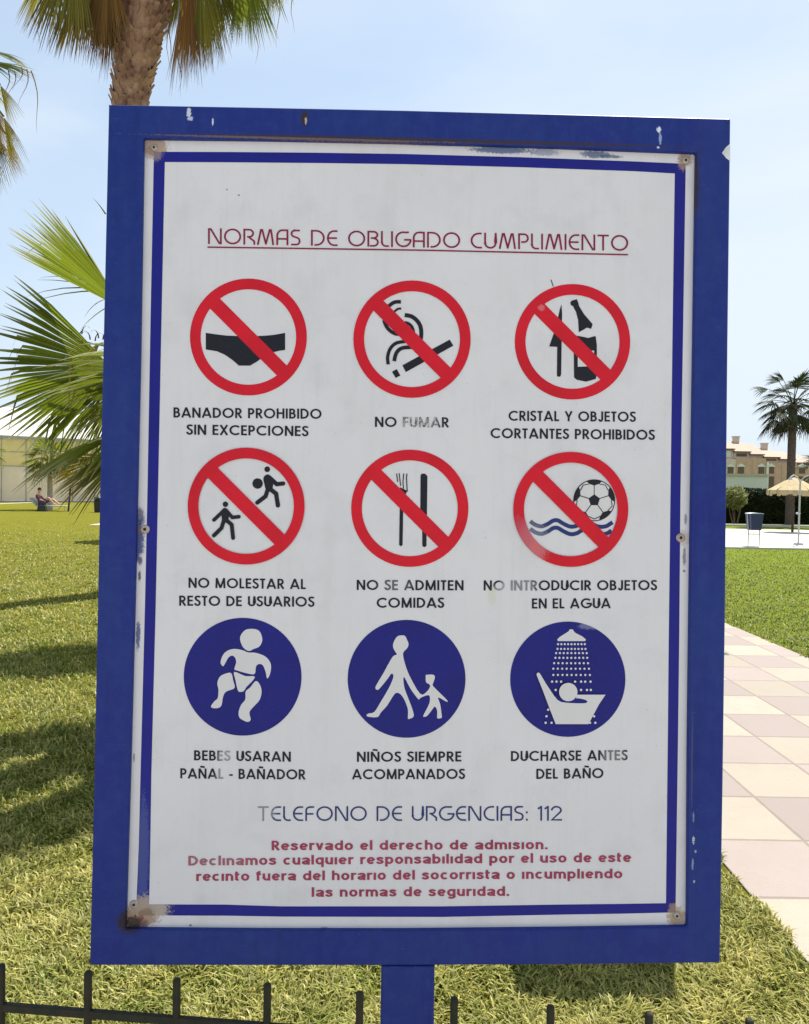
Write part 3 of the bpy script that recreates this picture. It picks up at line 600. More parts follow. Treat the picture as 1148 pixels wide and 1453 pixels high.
c = mixc(n, chk, (0.285, 0.247, 0.198), (0.240, 0.198, 0.180))
hs = n.nodes.new('ShaderNodeHueSaturation'); n.links.new(c, hs.inputs['Color']); n.links.new(fmath(n, 'ADD', fmath(n, 'MULTIPLY', wn.outputs['Value'], 0.26), 0.86), hs.inputs['Value']); c = hs.outputs[0]
c = mixc(n, fmath(n, 'MULTIPLY', noisef(n, oc, 5, 6, 0.65, 0.45, 0.8), 0.35), c, (0.22, 0.18, 0.145))
c = mixc(n, fmath(n, 'MULTIPLY', noisef(n, oc, 70, 4, 0.7, 0.6, 0.8), 0.5), c, (0.17, 0.14, 0.11))
c = mixc(n, fmath(n, 'MULTIPLY', noisef(n, oc, 1.3, 6, 0.7, 0.5, 0.75), 0.35), c, (0.20, 0.165, 0.13))
ed = fmath(n, 'MINIMUM', fmath(n, 'MINIMUM', fx, fmath(n, 'SUBTRACT', 1.0, fx)), fmath(n, 'MINIMUM', fy, fmath(n, 'SUBTRACT', 1.0, fy)))
gr = n.nodes.new('ShaderNodeMapRange'); gr.inputs['From Min'].default_value = 0.009; gr.inputs['From Max'].default_value = 0.020; gr.inputs['To Min'].default_value = 1; gr.inputs['To Max'].default_value = 0
n.links.new(fmath(n, 'ADD', ed, fmath(n, 'MULTIPLY', fmath(n, 'SUBTRACT', noisef(n, oc, 9, 5, .7), 0.6), 0.012)), gr.inputs['Value'])
c = mixc(n, fmath(n, 'MULTIPLY', gr.outputs['Result'], 0.85), c, (0.17, 0.13, 0.11))
n.links.new(c, p.inputs['Base Color']); p.inputs['Roughness'].default_value = 0.85
b = n.nodes.new('ShaderNodeBump'); b.inputs['Strength'].default_value = 0.5; b.inputs['Distance'].default_value = 0.004
n.links.new(fmath(n, 'SUBTRACT', noisef(n, oc, 90, 4, 0.6, 0, 1), fmath(n, 'MULTIPLY', gr.outputs['Result'], 1.5)), b.inputs['Height']); n.links.new(b.outputs[0], p.inputs['Normal'])
tag(MB().box(PX0, PX1, 0.95, 23.2, -0.1, 0.007).build('garden_path', m_path), kind='structure')
tag(MB().box(-40, 40, -40, 0.90, -0.1, 0.03).build('bounce_pavement', mat('bounce_paving', (0.38, 0.35, 0.31), .9, .06, 2, .3, 50)), kind='structure')  # unseen pale paving added to bounce sunlight up onto the sign panel
m_deck = mat('deck_stone', (0.48, 0.45, 0.39), 0.85, 0.05, 3, 0.2, 60)
tag(MB().box(-3.0, 60, 23.25, 35.2, -0.1, 0.05).build('pool_deck', m_deck), kind='structure')
tag(MB().box(-3.0, 60, 39.0, 39.35, -0.1, 0.10).build('kerb', m_deck), kind='structure')
q = ground(18, 714.5)
mb = MB()
for (xa, ya), (xb, yb) in (((-60, 717.5), (41, 713.0)), ((126, 745), (200, 738.5))):
    g0, g1 = ground(xa, ya), ground(xb, yb); mb.box(g0.x, g1.x, g0.y, g1.y, -0.1, 0.012)
tag(mb.build('paved_strip', m_deck), kind='structure')

# grass blades near the viewer
NB = 430000
r_ = np.random.default_rng(3)
d = 1.5 * np.power(34.0 / 1.5, r_.random(NB) ** 1.25); u = r_.uniform(-0.72, 0.72, NB)
x, y = u * d, d
keep = ~((x > PX0 + 0.022 * np.sin(y * 9.) + 0.012 * np.sin(y * 31.)) & (x < PX1 + .02 * np.sin(y * 7.))); keep &= (y > 0.95); keep &= (r_.random(NB) < np.where(np.abs(u) > 0.53, 0.35, 1.0))
keep &= (r_.random(NB) < np.clip((33 - d) / 16, 0, 1)) & ~((y > 23.2) & (x > -3)); x, y, d = x[keep], y[keep], d[keep]; K = len(x)
def vnoise(x, y, s):                                   # cheap patchiness
    return 0.5 + 0.25 * (np.sin(x * s + 1.7 * np.sin(y * s * .7)) + np.sin(y * s * 1.3 + 2.1 * np.sin(x * s * .9 + 1)))
pat = 0.5 * vnoise(x, y, 5.0) + 0.5 * vnoise(x * 1.1 + 5, y * .9, 19.0)
hgt = (0.019 + 0.024 * r_.random(K)) * (0.45 + 1.1 * pat); wid = (0.0021 + 0.0017 * r_.random(K)) * (0.8 + np.minimum(d, 14) / 6)
az = 5 * vnoise(x + 2, y + 1, 7.0) + r_.normal(0, 1.7, K); ln = r_.uniform(0.3, 1.5, K)
dx, dy = np.cos(az), np.sin(az); a2 = az + np.pi / 2 + r_.uniform(-.5, .5, K); wx, wy = np.cos(a2) * wid, np.sin(a2) * wid
P = np.zeros((K, 5, 3))
P[:, 0] = np.stack([x - wx, y - wy, np.full(K, -0.003)], 1); P[:, 1] = np.stack([x + wx, y + wy, np.full(K, -0.003)], 1)
mxx, myy = x + dx * hgt * ln * .35, y + dy * hgt * ln * .35
P[:, 2] = np.stack([mxx + wx * .85, myy + wy * .85, hgt * .62], 1); P[:, 3] = np.stack([mxx - wx * .85, myy - wy * .85, hgt * .62], 1)
P[:, 4] = np.stack([x + dx * hgt * ln, y + dy * hgt * ln, hgt * (1.05 - 0.25 * ln)], 1)
me = bpy.data.meshes.new('grass'); me.vertices.add(K * 5); me.vertices.foreach_set('co', P.reshape(-1))
base = np.arange(K)[:, None] * 5
idx = np.concatenate([base + np.array([[0, 1, 2, 3]]), base + np.array([[3, 2, 4]])], 1).reshape(-1)
me.loops.add(K * 7); me.loops.foreach_set('vertex_index', idx.astype(np.int32))
me.polygons.add(K * 2); st = (np.arange(K)[:, None] * 7 + np.array([[0, 4]])).reshape(-1); me.polygons.foreach_set('loop_start', st.astype(np.int32))
me.update(calc_edges=True); me.validate()
ca = me.attributes.new('tint', 'FLOAT_COLOR', 'POINT')
dry = np.clip(0.30 * vnoise(x + 3, y, 2.3) + 0.45 * vnoise(x, y + 4, 13.0) - .1 + 0.45 * r_.random(K) + 0.65 * (r_.random(K) < .16) - 0.17 + 0.12 * np.clip((4 - y) / 2, 0, 1), 0, 1)
T = np.zeros((K, 5, 4)); gre = np.clip((x - 3.9) / .1, 0, 1); dry = dry * (1 - .45 * gre); T[:, :, 0] = dry[:, None]; T[:, :, 1] = np.array([0, 0, .6, .6, .95])[None]; T[:, :, 2] = r_.random(K)[:, None]; T[:, :, 3] = 1
ca.data.foreach_set('color', T.reshape(-1))
m_grass = leaf_mat('grass_blade', (0.122, 0.168, 0.016), (0.45, 0.405, 0.125), (0.55, 0.50, 0.20), 0.40, 0.45)
me.materials.append(m_grass)
gro = bpy.data.objects.new('grass', me); COL.objects.link(gro); tag(gro, 'short coarse yellow green lawn grass around the sign and path', 'grass', kind='stuff')

# ================================================================ FENCE in front of the sign
m_green = mat('dark_green_paint', (0.010, 0.016, 0.010), 0.5, 0.2, 45, 0.3, 200, spec=0.2, col2=(0.028, 0.022, 0.014))
fence = empty('railing_fence', (0, 1.05, 0)); tag(fence, 'low dark green metal railing with upright pickets in front of the sign', 'fence')
fa = at(125, 1377, 1.088); ZT = fa.z; _rr = ray(1064, 1445); fbv = Vector((0, 0, EYE)) + _rr * ((ZT - EYE) / _rr.z)
fdir = (fbv - fa) / 7.0; fdir.z = 0; FO = Vector((0, 1.05, 0)); Zr = at(125, 1438, fa.y).z
for i in range(-5, 13):
    q = fa + fdir * i - FO
    dz = rng.uniform(-0.002, 0.002)
    mb = MB().box(q.x - .0050, q.x + .0050, q.y - .0050, q.y + .0050, 0.0, ZT + dz)
    mb.build('picket', m_green, fence, bevel=0.0035, seg=3)
for z in (Zr, 0.13):
    p0, p1 = fa + fdir * -5.6 - FO, fa + fdir * 12.6 - FO; p0.z = p1.z = 0
    ang = math.atan2(p1.y - p0.y, p1.x - p0.x); ln_ = (p1 - p0).length
    mb = MB().box(0, ln_, -.0040, .0040, -.0056, .0056); o = mb.build('rail', m_green, fence, bevel=0.0015)
    o.location = (p0.x, p0.y, z); o.rotation_euler = (0, 0, ang)
    # rails are narrower than the pickets they run through

# ================================================================ PALMS
def fan_leaf(M, P, axis, nrm, Rl, spread, nseg, droop, split, dry, rr, pleat=0.03, wind=0.0, fold=0.25, wide=1.0, steps=6, tipcurl=0.0):
    """one fan blade: pleated segments joined near the base, split and drooping beyond"""
    axis = axis.normalized(); side = nrm.cross(axis).normalized(); nrm = axis.cross(side).normalized()
    dth = spread / nseg; ts = [0.04] + [split * k / 2 for k in (1, 2)] + [split + (1 - split) * k / (steps - 2) for k in range(1, steps - 1)]
    G = Vector((0, 0, -1))
    for i in range(nseg):
        th = -spread / 2 + (i + .5) * dth
        ls = Rl * (0.80 + 0.20 * math.cos(th * 0.9)) * rr.uniform(0.86, 1.06)
        jit = rr.uniform(-1, 1) * dth * 0.25; dr = droop * rr.uniform(0.6, 1.5); sb = rr.random(); k0 = len(M.v)
        twist = rr.uniform(-.6, .6); kink = rr.uniform(0.55, 0.9) if rr.random() < tipcurl else 2
        for t in ts:
            th_ = th + (jit * max(0, t - split) / (1 - split))
            dirv = axis * math.cos(th_) + side * math.sin(th_)
            sv = side * math.cos(th_) - axis * math.sin(th_)
            c = P + dirv * (ls * t) - nrm * (fold * Rl * t * math.sin(th_) ** 2)
            e = max(0.0, t - 0.25)
            c = c + G * (dr * ls * e * e) + (G * 0.9 - dirv * 0.75) * (max(0, t - kink) * ls)
            if t <= split: hw = ls * t * math.tan(dth / 2) * 1.02
            else: hw = ls * split * math.tan(dth / 2) * (1 - ((t - split) / (1 - split)) ** 1.3) * 0.95 + 0.0008
            hw *= wide
            nn = nrm * (1 if t <= split else 1) + sv * (twist * max(0, t - split))
            pl = hw * pleat * 25
            M.v += [c - sv * hw - nn * pl * .5, c + nn * pl * .5, c + sv * hw - nn * pl * .5]
            M.t += [(dry, t, sb)] * 3
        for k in range(len(ts) - 1):
            b0 = k0 + k * 3; M.f += [(b0, b0 + 1, b0 + 4, b0 + 3), (b0 + 1, b0 + 2, b0 + 5, b0 + 4)]; M.m += [0, 0]
class LeafMesh:
    def __init__(s): s.v = []; s.f = []; s.t = []; s.m = []
    def petiole(s, a, b, sag, r0, r1, dry=0.5, n=6):
        pts = [a.lerp(b, k / n) + Vector((0, 0, sag * math.sin(math.pi * k / n))) for k in range(n + 1)]
        mb = MB().tube(pts, [r0 + (r1 - r0) * k / n for k in range(n + 1)], 5); k0 = len(s.v)
        s.v += mb.v; s.t += [(dry, 0.3, .6)] * len(mb.v)
        for f in mb.f: s.f.append(tuple(i + k0 for i in f)); s.m.append(0)
    def strip(s, pts, w0, dry, sb):                      # one loose hanging leaf strip
        L_ = len(pts); k0 = len(s.v)
        for i, q in enumerate(pts):
            t = i / (L_ - 1); hw = w0 * (1 - t * .9); d_ = Vector((1, 0.3, 0)).normalized() * hw
            s.v += [q - d_, q + d_]; s.t += [(dry, t, sb)] * 2
        for i in range(L_ - 1): s.f.append((k0 + 2 * i, k0 + 2 * i + 1, k0 + 2 * i + 3, k0 + 2 * i + 2)); s.m.append(0)
    def build(s, name, m, parent):
        o = mesh_obj(name, s.v, s.f, m, parent)
        a = o.data.attributes.new('tint', 'FLOAT_COLOR', 'POINT')
        a.data.foreach_set('color', np.array([(*t, 1) for t in s.t], dtype=np.float32).reshape(-1)); return o
m_fan = leaf_mat('fan_leaf', (0.125, 0.158, 0.012), (0.22, 0.16, 0.045), (0.36, 0.35, 0.22), 0.55)
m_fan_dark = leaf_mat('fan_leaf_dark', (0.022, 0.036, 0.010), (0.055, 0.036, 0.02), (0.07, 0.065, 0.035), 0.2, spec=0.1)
m_dead = leaf_mat('dead_leaf', (0.190, 0.170, 0.018), (0.25, 0.105, 0.028), (0.22, 0.14, 0.07), 0.45)
m_trunk = mat('palm_trunk', (0.15, 0.085, 0.055), 0.9, 0.3, 9, 0.6, 30, col2=(0.105, 0.06, 0.042))
m_boot = mat('leaf_boot', (0.43, 0.265, 0.175), 0.9, 0.3, 5, 0.5, 40, col2=(0.145, 0.066, 0.042))
m_smooth = mat('smooth_trunk', (0.085, 0.060, 0.052), 0.9, 0.25, 6, 0.6, 14, stretch=(1, 1, 3))

def trunk(parent, pts, rad, boots=True, rr=rng, bh=0.2, m=None):
    pts = [Vector(q) - Vector(parent.location) for q in pts]
    # resample
    P_, Rr = [], []
    for i in range(len(pts) - 1):
        for k in range(8):
            t = k / 8; g = lambda j: pts[max(0, min(len(pts) - 1, j))]
            a_, b_, c2, d2 = g(i - 1), g(i), g(i + 1), g(i + 2)
            P_.append(0.5 * (2 * b_ + (c2 - a_) * t + (2 * a_ - 5 * b_ + 4 * c2 - d2) * t * t + (3 * b_ - a_ - 3 * c2 + d2) * t ** 3)); Rr.append(rad[i] * (1 - t) + rad[i + 1] * t)
    P_.append(pts[-1]); Rr.append(rad[-1])
    mb = MB().tube(P_, [r * (0.9 if boots else 1) * rr.uniform(.97, 1.03) for r in Rr], 16)
    if boots:
        Ltot = sum((P_[i + 1] - P_[i]).length for i in range(len(P_) - 1)); s = 0.05; row = 0
        while s < Ltot - 0.05:
            acc = 0
            for i in range(len(P_) - 1):
                l = (P_[i + 1] - P_[i]).length
                if acc + l >= s: break
                acc += l
            t = (s - acc) / l; c = P_[i].lerp(P_[i + 1], t); r = Rr[i] * (1 - t) + Rr[i + 1] * t
            up = (P_[i + 1] - P_[i]).normalized(); nb = 11
            e1 = up.orthogonal().normalized(); e2 = up.cross(e1)
            for k in range(nb):
                an = 2 * math.pi * (k + 0.5 * (row % 2)) / nb + rr.uniform(-.1, .1)
                o_ = e1 * math.cos(an) + e2 * math.sin(an); tg = up.cross(o_)
                wd_ = math.pi * r / nb * 1.05; hh = bh * rr.uniform(.8, 1.25); lift = r * rr.uniform(.10, .30)
                b0 = c + o_ * (r * .88); tp = c + up * hh + o_ * (r * .92 + lift)
                q = [b0 - tg * wd_, b0 + tg * wd_, tp + tg * wd_ * .55, tp - tg * wd_ * .55, b0 + o_ * (r * .10) , tp + o_ * (r * .07)]
                mb.add(q, [(0, 4, 5, 3), (4, 1, 2, 5), (3, 5, 2)], 1)
            s += bh * 0.52; row += 1
    return mb.build('trunk', [m or m_trunk, m_boot], parent, smooth=not boots)

# tall palm, its trunk passing behind the sign's top left corner
TD = 12.0
TB = at(190, 843, TD); TB.z = 0
tall = empty('palm_tree', TB); tag(tall, 'tall palm with rough tan trunk rising behind the top left of the sign', 'palm tree', 'palm trees')
hub = at(219, -110, TD)
trunk(tall, [Vector((TB.x, TD, -0.05)), at(200, 600, TD), at(192, 350, TD), at(186, 200, TD), at(186, 130, TD), at(205, 0, TD), at(213, -70, TD), hub], [.29, .235, .23, .235, .25, .34, .36, .22], bh=0.15)
lm, dm = LeafMesh(), LeafMesh(); rr = random.Random(11); T0 = Vector(TB)
def hang(M, bx, by, tx, ty, dep, dry, spread=2.2, droop=.25, nseg=34, split=.70, nrm=None, R_=None, pet=True, fold=.35, hb=None, **kw):
    p0, p1 = at(bx, by, TD + dep), at(tx, ty, TD + dep + rr.uniform(-.15, .15)); ax = p1 - p0
    nr = nrm or Vector((rr.uniform(-.7, -.1), -.9, rr.uniform(-.5, 0)))
    fan_leaf(M, p0 - T0, ax, nr, R_ or ax.length, spread, nseg, droop, split, dry, rr, fold=fold, **kw)
    if pet: M.petiole((hb or hub) - T0, p0 - T0, .1, .03, .018, dry)
for args in ((105, -75, 66, 50, -.6, .05, 1.2), (128, -70, 96, 68, -.3, .1, 1.1), (82, -70, 42, 34, .3, .0, 1.1), (152, -70, 138, 64, -.5, .75, .9), (160, -45, 150, 84, -.1, .95, .8), (166, -60, 160, 70, .3, .95, .7), (120, -60, 118, 62, .6, .5, 1.1), (142, -90, 128, 56, .7, .3, 1.0), (165, -30, 166, 92, .25, 1.0, .5), (140, -60, 116, 40, .1, .2, 1.0)):
    hang(dm, *args)
for args in ((268, -50, 262, 112, -.2, .85, .55), (272, -45, 274, 96, .2, .75, .5), (284, -45, 292, 92, -.4, .02, .6), (292, -40, 306, 84, -.1, .0, .55), (258, -30, 244, 48, .4, .0, .7), (300, -50, 314, 62, .5, .1, .8)):
    hang(dm, *args, droop=.12)
for args in ((345, -60, 357, 62, -.3, .1, .75), (368, -70, 372, 38, .4, .3, .8), (395, -75, 404, 6, .2, .1, .9), (330, -60, 328, 44, .5, .1, .9)):
    hang(lm, *args, droop=.12)
for (x_, y_, l_) in ((240, 50, 50), (243, 60, 55), (391, 0, 40), (395, 10, 58), (416, 5, 42), (362, 60, 30), (255, 100, 30), (305, 70, 28), (58, 40, 28), (75, 50, 26), (118, 50, 20)):
    q0 = at(x_, y_ - 30, TD + rr.uniform(-.3, .3)); q1 = at(x_ + rr.uniform(-5, 5), y_ + l_, TD)
    dm.strip([q0.lerp(q1, k / 5) + Vector((.03 * math.sin(k * 1.3 + x_), 0, 0)) - T0 for k in range(6)], .009, .6, rr.random())
for i in range(34):                                    # living leaves above the picture
    an = i * 2.399 + .3; el = R(70) - R(95) * (i / 34) ** 0.8
    dv = Vector((math.cos(an) * math.cos(el), math.sin(an) * math.cos(el), math.sin(el)))
    p0 = hub + dv * rr.uniform(.8, 1.15); ax = dv + Vector((0, 0, -.25)); nr = Vector((0, 0, 1)) + dv * -.3
    if p0.z + min(0, ax.z) * 1.0 < hub.z - .5: continue
    lm.petiole(hub - T0, p0 - T0, .12, .03, .016, .1); fan_leaf(lm, p0 - T0, ax, nr, 1.0, 2.9, 30, .35, .5, rr.uniform(0, .15), rr)
lm.build('crown', m_fan, tall); dm.build('dead_skirt', m_dead, tall)

# palm out of frame at the far left, its drooping leaves reaching in
LD = 13.0; LB = gx(-95, LD)
lp = empty('palm_tree', LB); tag(lp, 'palm at the left edge with only ragged drooping fronds showing', 'palm tree', 'palm trees')
lh = at(-95, 60, LD); T0 = Vector(LB); TD = LD
trunk(lp, [Vector((LB.x, LD, -.05)), at(-96, 500, LD), at(-95, 250, LD), lh], [.3, .26, .27, .25], bh=.2)
lm, dm = LeafMesh(), LeafMesh(); rr = random.Random(5)
hang(lm, -45, 85, 45, 88, -.2, .02, 1.0, .35, nrm=Vector((0, -.5, 1)), hb=lh, nseg=26)
hang(lm, -30, 70, 44, 78, .2, .1, .8, .45, nrm=Vector((0, -.3, 1)), hb=lh, nseg=22)
for args in ((0, 120, 24, 178, -.2, .15, .9), (-12, 150, 18, 225, .1, .5, .8), (5, 165, 28, 240, -.1, .1, .7), (-8, 190, 12, 262, .2, .2, .8), (-20, 200, 0, 282, 0, .1, .8), (8, 190, 30, 252, .2, .4, .5)):
    hang(dm, *args, nseg=16, split=.4, hb=lh, droop=.1)
for (x_, y_, x2, y2) in ((20, 100, 14, 140), (38, 98, 30, 150), (44, 100, 57, 190), (12, 100, 2, 150), (30, 95, 22, 128)):
    q0, q1 = at(x_, y_, LD), at(x2, y2, LD); dm.strip([q0.lerp(q1, k / 6) + Vector((.05 * math.sin(k * .8), 0, 0)) - T0 for k in range(7)], .010, .7, .3)
for i in range(26):
    an = i * 2.399; el = R(65) - R(80) * (i / 26)
    dv = Vector((math.cos(an) * math.cos(el), math.sin(an) * math.cos(el), math.sin(el)))
    if dv.x > .25: continue
    p0 = lh + dv * .9; lm.petiole(lh - T0, p0 - T0, .1, .03, .016, .1); fan_leaf(lm, p0 - T0, dv + Vector((0, 0, -.3)), Vector((0, 0, 1)) - dv * .3, .9, 2.7, 24, .4, .5, rr.uniform(0, .2), rr)
lm.build('crown', m_fan, lp); dm.build('dead_skirt', m_dead, lp)

# young fan palm just behind the sign's left edge
ND = 5.2; NB_ = gx(262, ND)
fp = empty('fan_palm', NB_); tag(fp, 'young fan palm with bright lime backlit fronds poking out beside the left of the sign', 'palm tree', 'palm trees')
nh = at(262, 575, ND); T0 = Vector(NB_); rr = random.Random(21)
trunk(fp, [Vector((NB_.x, ND, -.05)), NB_ + Vector((.03, 0, .9)), nh - Vector((0, 0, .1))], [.2, .19, .14], bh=.14)
lm, dm = LeafMesh(), LeafMesh()
def leaf(M, bx, by, tx, ty, dep, dry, spread, nrm, nseg=34, droop=.2, split=.55, dep2=0.0, **kw):
    p0, p1 = at(bx, by, ND + dep), at(tx, ty, ND + dep + dep2); ax = p1 - p0
    fan_leaf(M, p0 - T0, ax, Vector(nrm), ax.length, spread, nseg, droop, split, dry, rr, **kw)
    M.petiole(nh - T0, p0 - T0, .06, .014, .009, .2)
leaf(lm, 182, 442, 28, 312, -.1, 0.0, .62, (-.5, -.8, -.12), 24, .03, .74, -.25, fold=.1, pleat=.02)
leaf(lm, 168, 428, 40, 300, .05, .1, .55, (.2, -.9, .5), 9, .05, .5, 0)
leaf(lm, 160, 412, 45, 385, 0, .05, .7, (0, -.9, .4), 5, .3, .15, 0)
leaf(lm, 158, 522, -40, 520, -.35, 0.0, 1.75, (-.45, -.86, -.2), 40, .10, .64, -.15, fold=.08, tipcurl=.2)
leaf(lm, 166, 540, 18, 588, -.2, .05, 1.1, (-.4, -.88, -.1), 24, .45, .5, -.1, tipcurl=.5)
leaf(lm, 170, 548, 92, 606, -.1, .12, 1.5, (-.4, -.88, -.1), 26, .55, .42, -.1)
leaf(lm, 170, 560, 128, 655, -.3, .15, 1.5, (.1, -.95, .2), 24, .3, .4, 0)
leaf(lm, 175, 555, 150, 640, 0, .05, 1.4, (.3, -.9, .2), 18, .3, .45, 0)
leaf(dm, 168, 652, 70, 664, -.1,   .15, .75, (-.4, -.85, -.2), 22, .35, .62, 0, fold=.25)
leaf(dm, 175, 650, 82, 690, .05, .1, .9, (-.3, -.9, -.2), 18, .25, .5, 0)
for (x_, y_, x2, y2) in ((147, 486, 112, 520), (140, 487, 128, 530), (128, 490, 92, 508), (138, 488, 131, 536), (130, 487, 62, 488), (144, 525, 118, 548), (133, 495, 104, 530), (100, 505, 98, 580), (115, 540, 98, 585)):
    q0, q1 = at(x_, y_, ND - .45), at(x2, y2, ND - .5); dm.strip([q0.lerp(q1, k / 5) + Vector((0, 0, .03 * math.sin(k * .63))) - T0 for k in range(6)], .012, .05, .95)
for (x_, y_, sg) in ((104, 475, -1), (112, 476, 1), (116, 470, 1), (128, 478, -1), (135, 480, 1), (140, 476, -1), (146, 478, 1)):
    b0 = at(x_, y_ + 4, ND - .1); pts = [b0 + Vector((sg * .03 * (1 - math.cos(t)), 0, .052 * math.sin(t))) for t in (0, .5, 1., 1.5, 2., 2.5)]
    dm.strip([q - T0 for q in pts], .0045, .6, -.6)
for (x_, y_, x2, y2, x3, y3) in ((152, 424, 132, 428, 120, 450), (152, 436, 130, 448, 114, 468), (150, 304, 142, 291, 132, 281), (60, 345, 45, 352, 34, 364)):
    a0, a1, a2_ = at(x_, y_, ND), at(x2, y2, ND), at(x3, y3, ND)
    lm.strip([a0 * (1 - t) ** 2 + a1 * 2 * t * (1 - t) + a2_ * t * t - T0 for t in (0, .2, .4, .6, .8, 1)], .006, .3, .1)
for i in range(30):                                     # the rest of the crown, behind the sign
    an = -1.9 + i * 0.144; el = rr.uniform(-.5, .3)
    dv = Vector((math.cos(an) * math.cos(el), math.sin(an) * math.cos(el), math.sin(el)))
    p0 = nh + dv * rr.uniform(.35, .5); lm.petiole(nh - T0, p0 - T0, .06, .014, .009, .2)
    fan_leaf(lm, p0 - T0, dv, Vector((0, 0, 1)) - dv * .4, rr.uniform(.6, .75), 2.5, 26, .35, .55, rr.uniform(0, .2), rr)
lm.build('crown', m_fan, fp); dm.build('old_fronds', m_dead, fp)

def generic_palm(B, height, petl, Rl, nleaf, label, mleaf, rad, rr, low=-1.1, dead=0, nseg=18, lean=(0, 0), mt=None, name='palm_tree', boots=False):
    t = empty(name, B); tag(t, label, 'palm tree', 'palm trees'); B = Vector(B); hb = B + Vector((lean[0], lean[1], height))
    trunk(t, [B - Vector((0, 0, .05)), B + Vector((0, 0, .25)), B.lerp(hb, .5), B.lerp(hb, .85), hb], [rad * 1.5, rad * 1.1, rad, rad, rad * 1.15], boots, rr, m=mt)
    M = LeafMesh()
    for i in range(nleaf):
        an = i * 2.399963 + rr.uniform(-.2, .2); el = 1.35 + (low - 1.35) * ((i + .5) / nleaf) ** .85
        dv = Vector((math.cos(an) * math.cos(el), math.sin(an) * math.cos(el), math.sin(el)))
        p0 = hb + dv * petl * rr.uniform(.75, 1.15)
        M.petiole(hb - B, p0 - B, .06, rad * .12, rad * .07, .3, 4)
        fan_leaf(M, p0 - B, dv + Vector((0, 0, -.3)), Vector((0, 0, 1)) - dv * .35, Rl * rr.uniform(.8, 1.1), 2.6, nseg, .4, .5, (rr.uniform(.5, 1) if el < -.6 else rr.uniform(0, .2)), rr, steps=5)
    M.build('crown', mleaf, t); return t
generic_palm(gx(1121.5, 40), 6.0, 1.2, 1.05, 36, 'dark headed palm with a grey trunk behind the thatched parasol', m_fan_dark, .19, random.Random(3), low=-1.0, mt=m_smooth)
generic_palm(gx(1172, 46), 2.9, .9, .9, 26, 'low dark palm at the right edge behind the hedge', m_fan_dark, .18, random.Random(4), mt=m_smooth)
m_fan_mid = leaf_mat('fan_leaf_mid', (0.16, 0.20, 0.014), (0.26, 0.18, 0.05), (0.3, 0.27, 0.12), 0.55)
m_pale = mat('pale_trunk', (0.40, 0.35, 0.29), 0.9, .15, 5)
generic_palm(gx(71, 46), 2.85, .80, 1.0, 30, 'small green palm with a pale trunk in front of the marquee', m_fan_mid, .14, random.Random(8), low=-.7, mt=m_pale, name='small_palm')
generic_palm(gx(-22, 45), 3.2, .7, .7, 20, 'small palm at the left edge with a yellowing frond before the marquee', m_fan_mid, .14, random.Random(9), low=-.9, mt=m_pale, name='small_palm')
# a low palm behind the board that throws the spiky crown shadow on the lawn
generic_palm(Vector((-2.08, 8.6, 0)), 3.0, .3, .58, 22, 'slim bushy palm standing behind the information sign', m_fan, .16, random.Random(14), low=-.5, nseg=22, name='fan_palm', boots=True)

# ================================================================ MARQUEE on the left
m_roofw = mat('white_canvas', (0.72, 0.72, 0.70), .6, .04, 1)
m_cream = mat('cream_panel', (0.82, 0.74, 0.43), .5, .06, .6)
m_pale_p = mat('pale_panel', (0.82, 0.76, 0.65), .5, .05, .6)
m_bounce_floor = mat('bounce_flooring', (0.72, 0.68, 0.60), .7, .05, 2)
m_alu = mat('grey_aluminium', (0.34, 0.34, 0.32), .45, .1, 5, metal=.4)
for m_ in (m_roofw, m_cream, m_pale_p):
    n = m_.node_tree; p = next(q for q in n.nodes if q.type == 'BSDF_PRINCIPLED'); o_ = next(q for q in n.nodes if q.type == 'OUTPUT_MATERIAL')
    t = n.nodes.new('ShaderNodeBsdfTranslucent'); n.links.new(p.inputs['Base Color'].links[0].from_socket, t.inputs['Color'])
    k = n.nodes.new('ShaderNodeMixShader'); k.inputs[0].default_value = 0.5
    n.links.new(p.outputs[0], k.inputs[1]); n.links.new(t.outputs[0], k.inputs[2]); n.links.new(k.outputs[0], o_.inputs['Surface'])
W0, W1 = gx(-330, 53), gx(420, 79)
mq = empty('marquee', W0, math.atan2(W1.y - W0.y, W1.x - W0.x)); tag(mq, 'long white roofed marquee with cream and pale wall panels at the left', 'marquee')
LW = (W1 - W0).length; EH = 5.0; RH = 7.9; DP = 16
mb = MB(); nb = round(LW / 1.75); cw = LW / nb
for i in range(nb):
    for z0_, z1_, mi in ((.15, 2.75, 1), (2.8, 3.85, 0), (3.9, 4.85, 0)): mb.box(i * cw + .03, (i + 1) * cw - .03, 0, .05, z0_, z1_, mi)
mb.build('wall_panels', [m_cream, m_pale_p], mq)
mb = MB()
for i in range(nb + 1): mb.box(i * cw - .03, i * cw + .03, -.02, .08, 0, 4.86)
for z in (.0, 2.75, 3.85): mb.box(-.03, LW + .03, -.012, .07, z, z + .05)
mb.build('wall_frame', m_alu, mq)
MB().box(-.3, LW + .3, -.15, .12, 4.86, 5.1).build('eave_beam', m_alu, mq)
MB().box(.1, LW - .1, .1, DP - .1, -.05, .12).build('bounce_floor', m_bounce_floor, mq)  # unseen pale floor, added so light inside brightens the canvas walls
mb = MB().add([(-.35, -.25, 5.1), (LW + .35, -.25, 5.1), (LW + .35, DP / 2, RH), (-.35, DP / 2, RH), (LW + .35, DP + .25, 5.1), (-.35, DP + .25, 5.1)], [(0, 1, 2, 3), (3, 2, 4, 5)])
rf = mb.build('roof', m_roofw, mq)
mb = MB()
for x_ in (0, LW): mb.add([(x_, 0, 0), (x_, DP, 0), (x_, DP, 5.05), (x_, DP / 2, RH - .05), (x_, .1, 5.05)], [(0, 1, 2, 3, 4)])
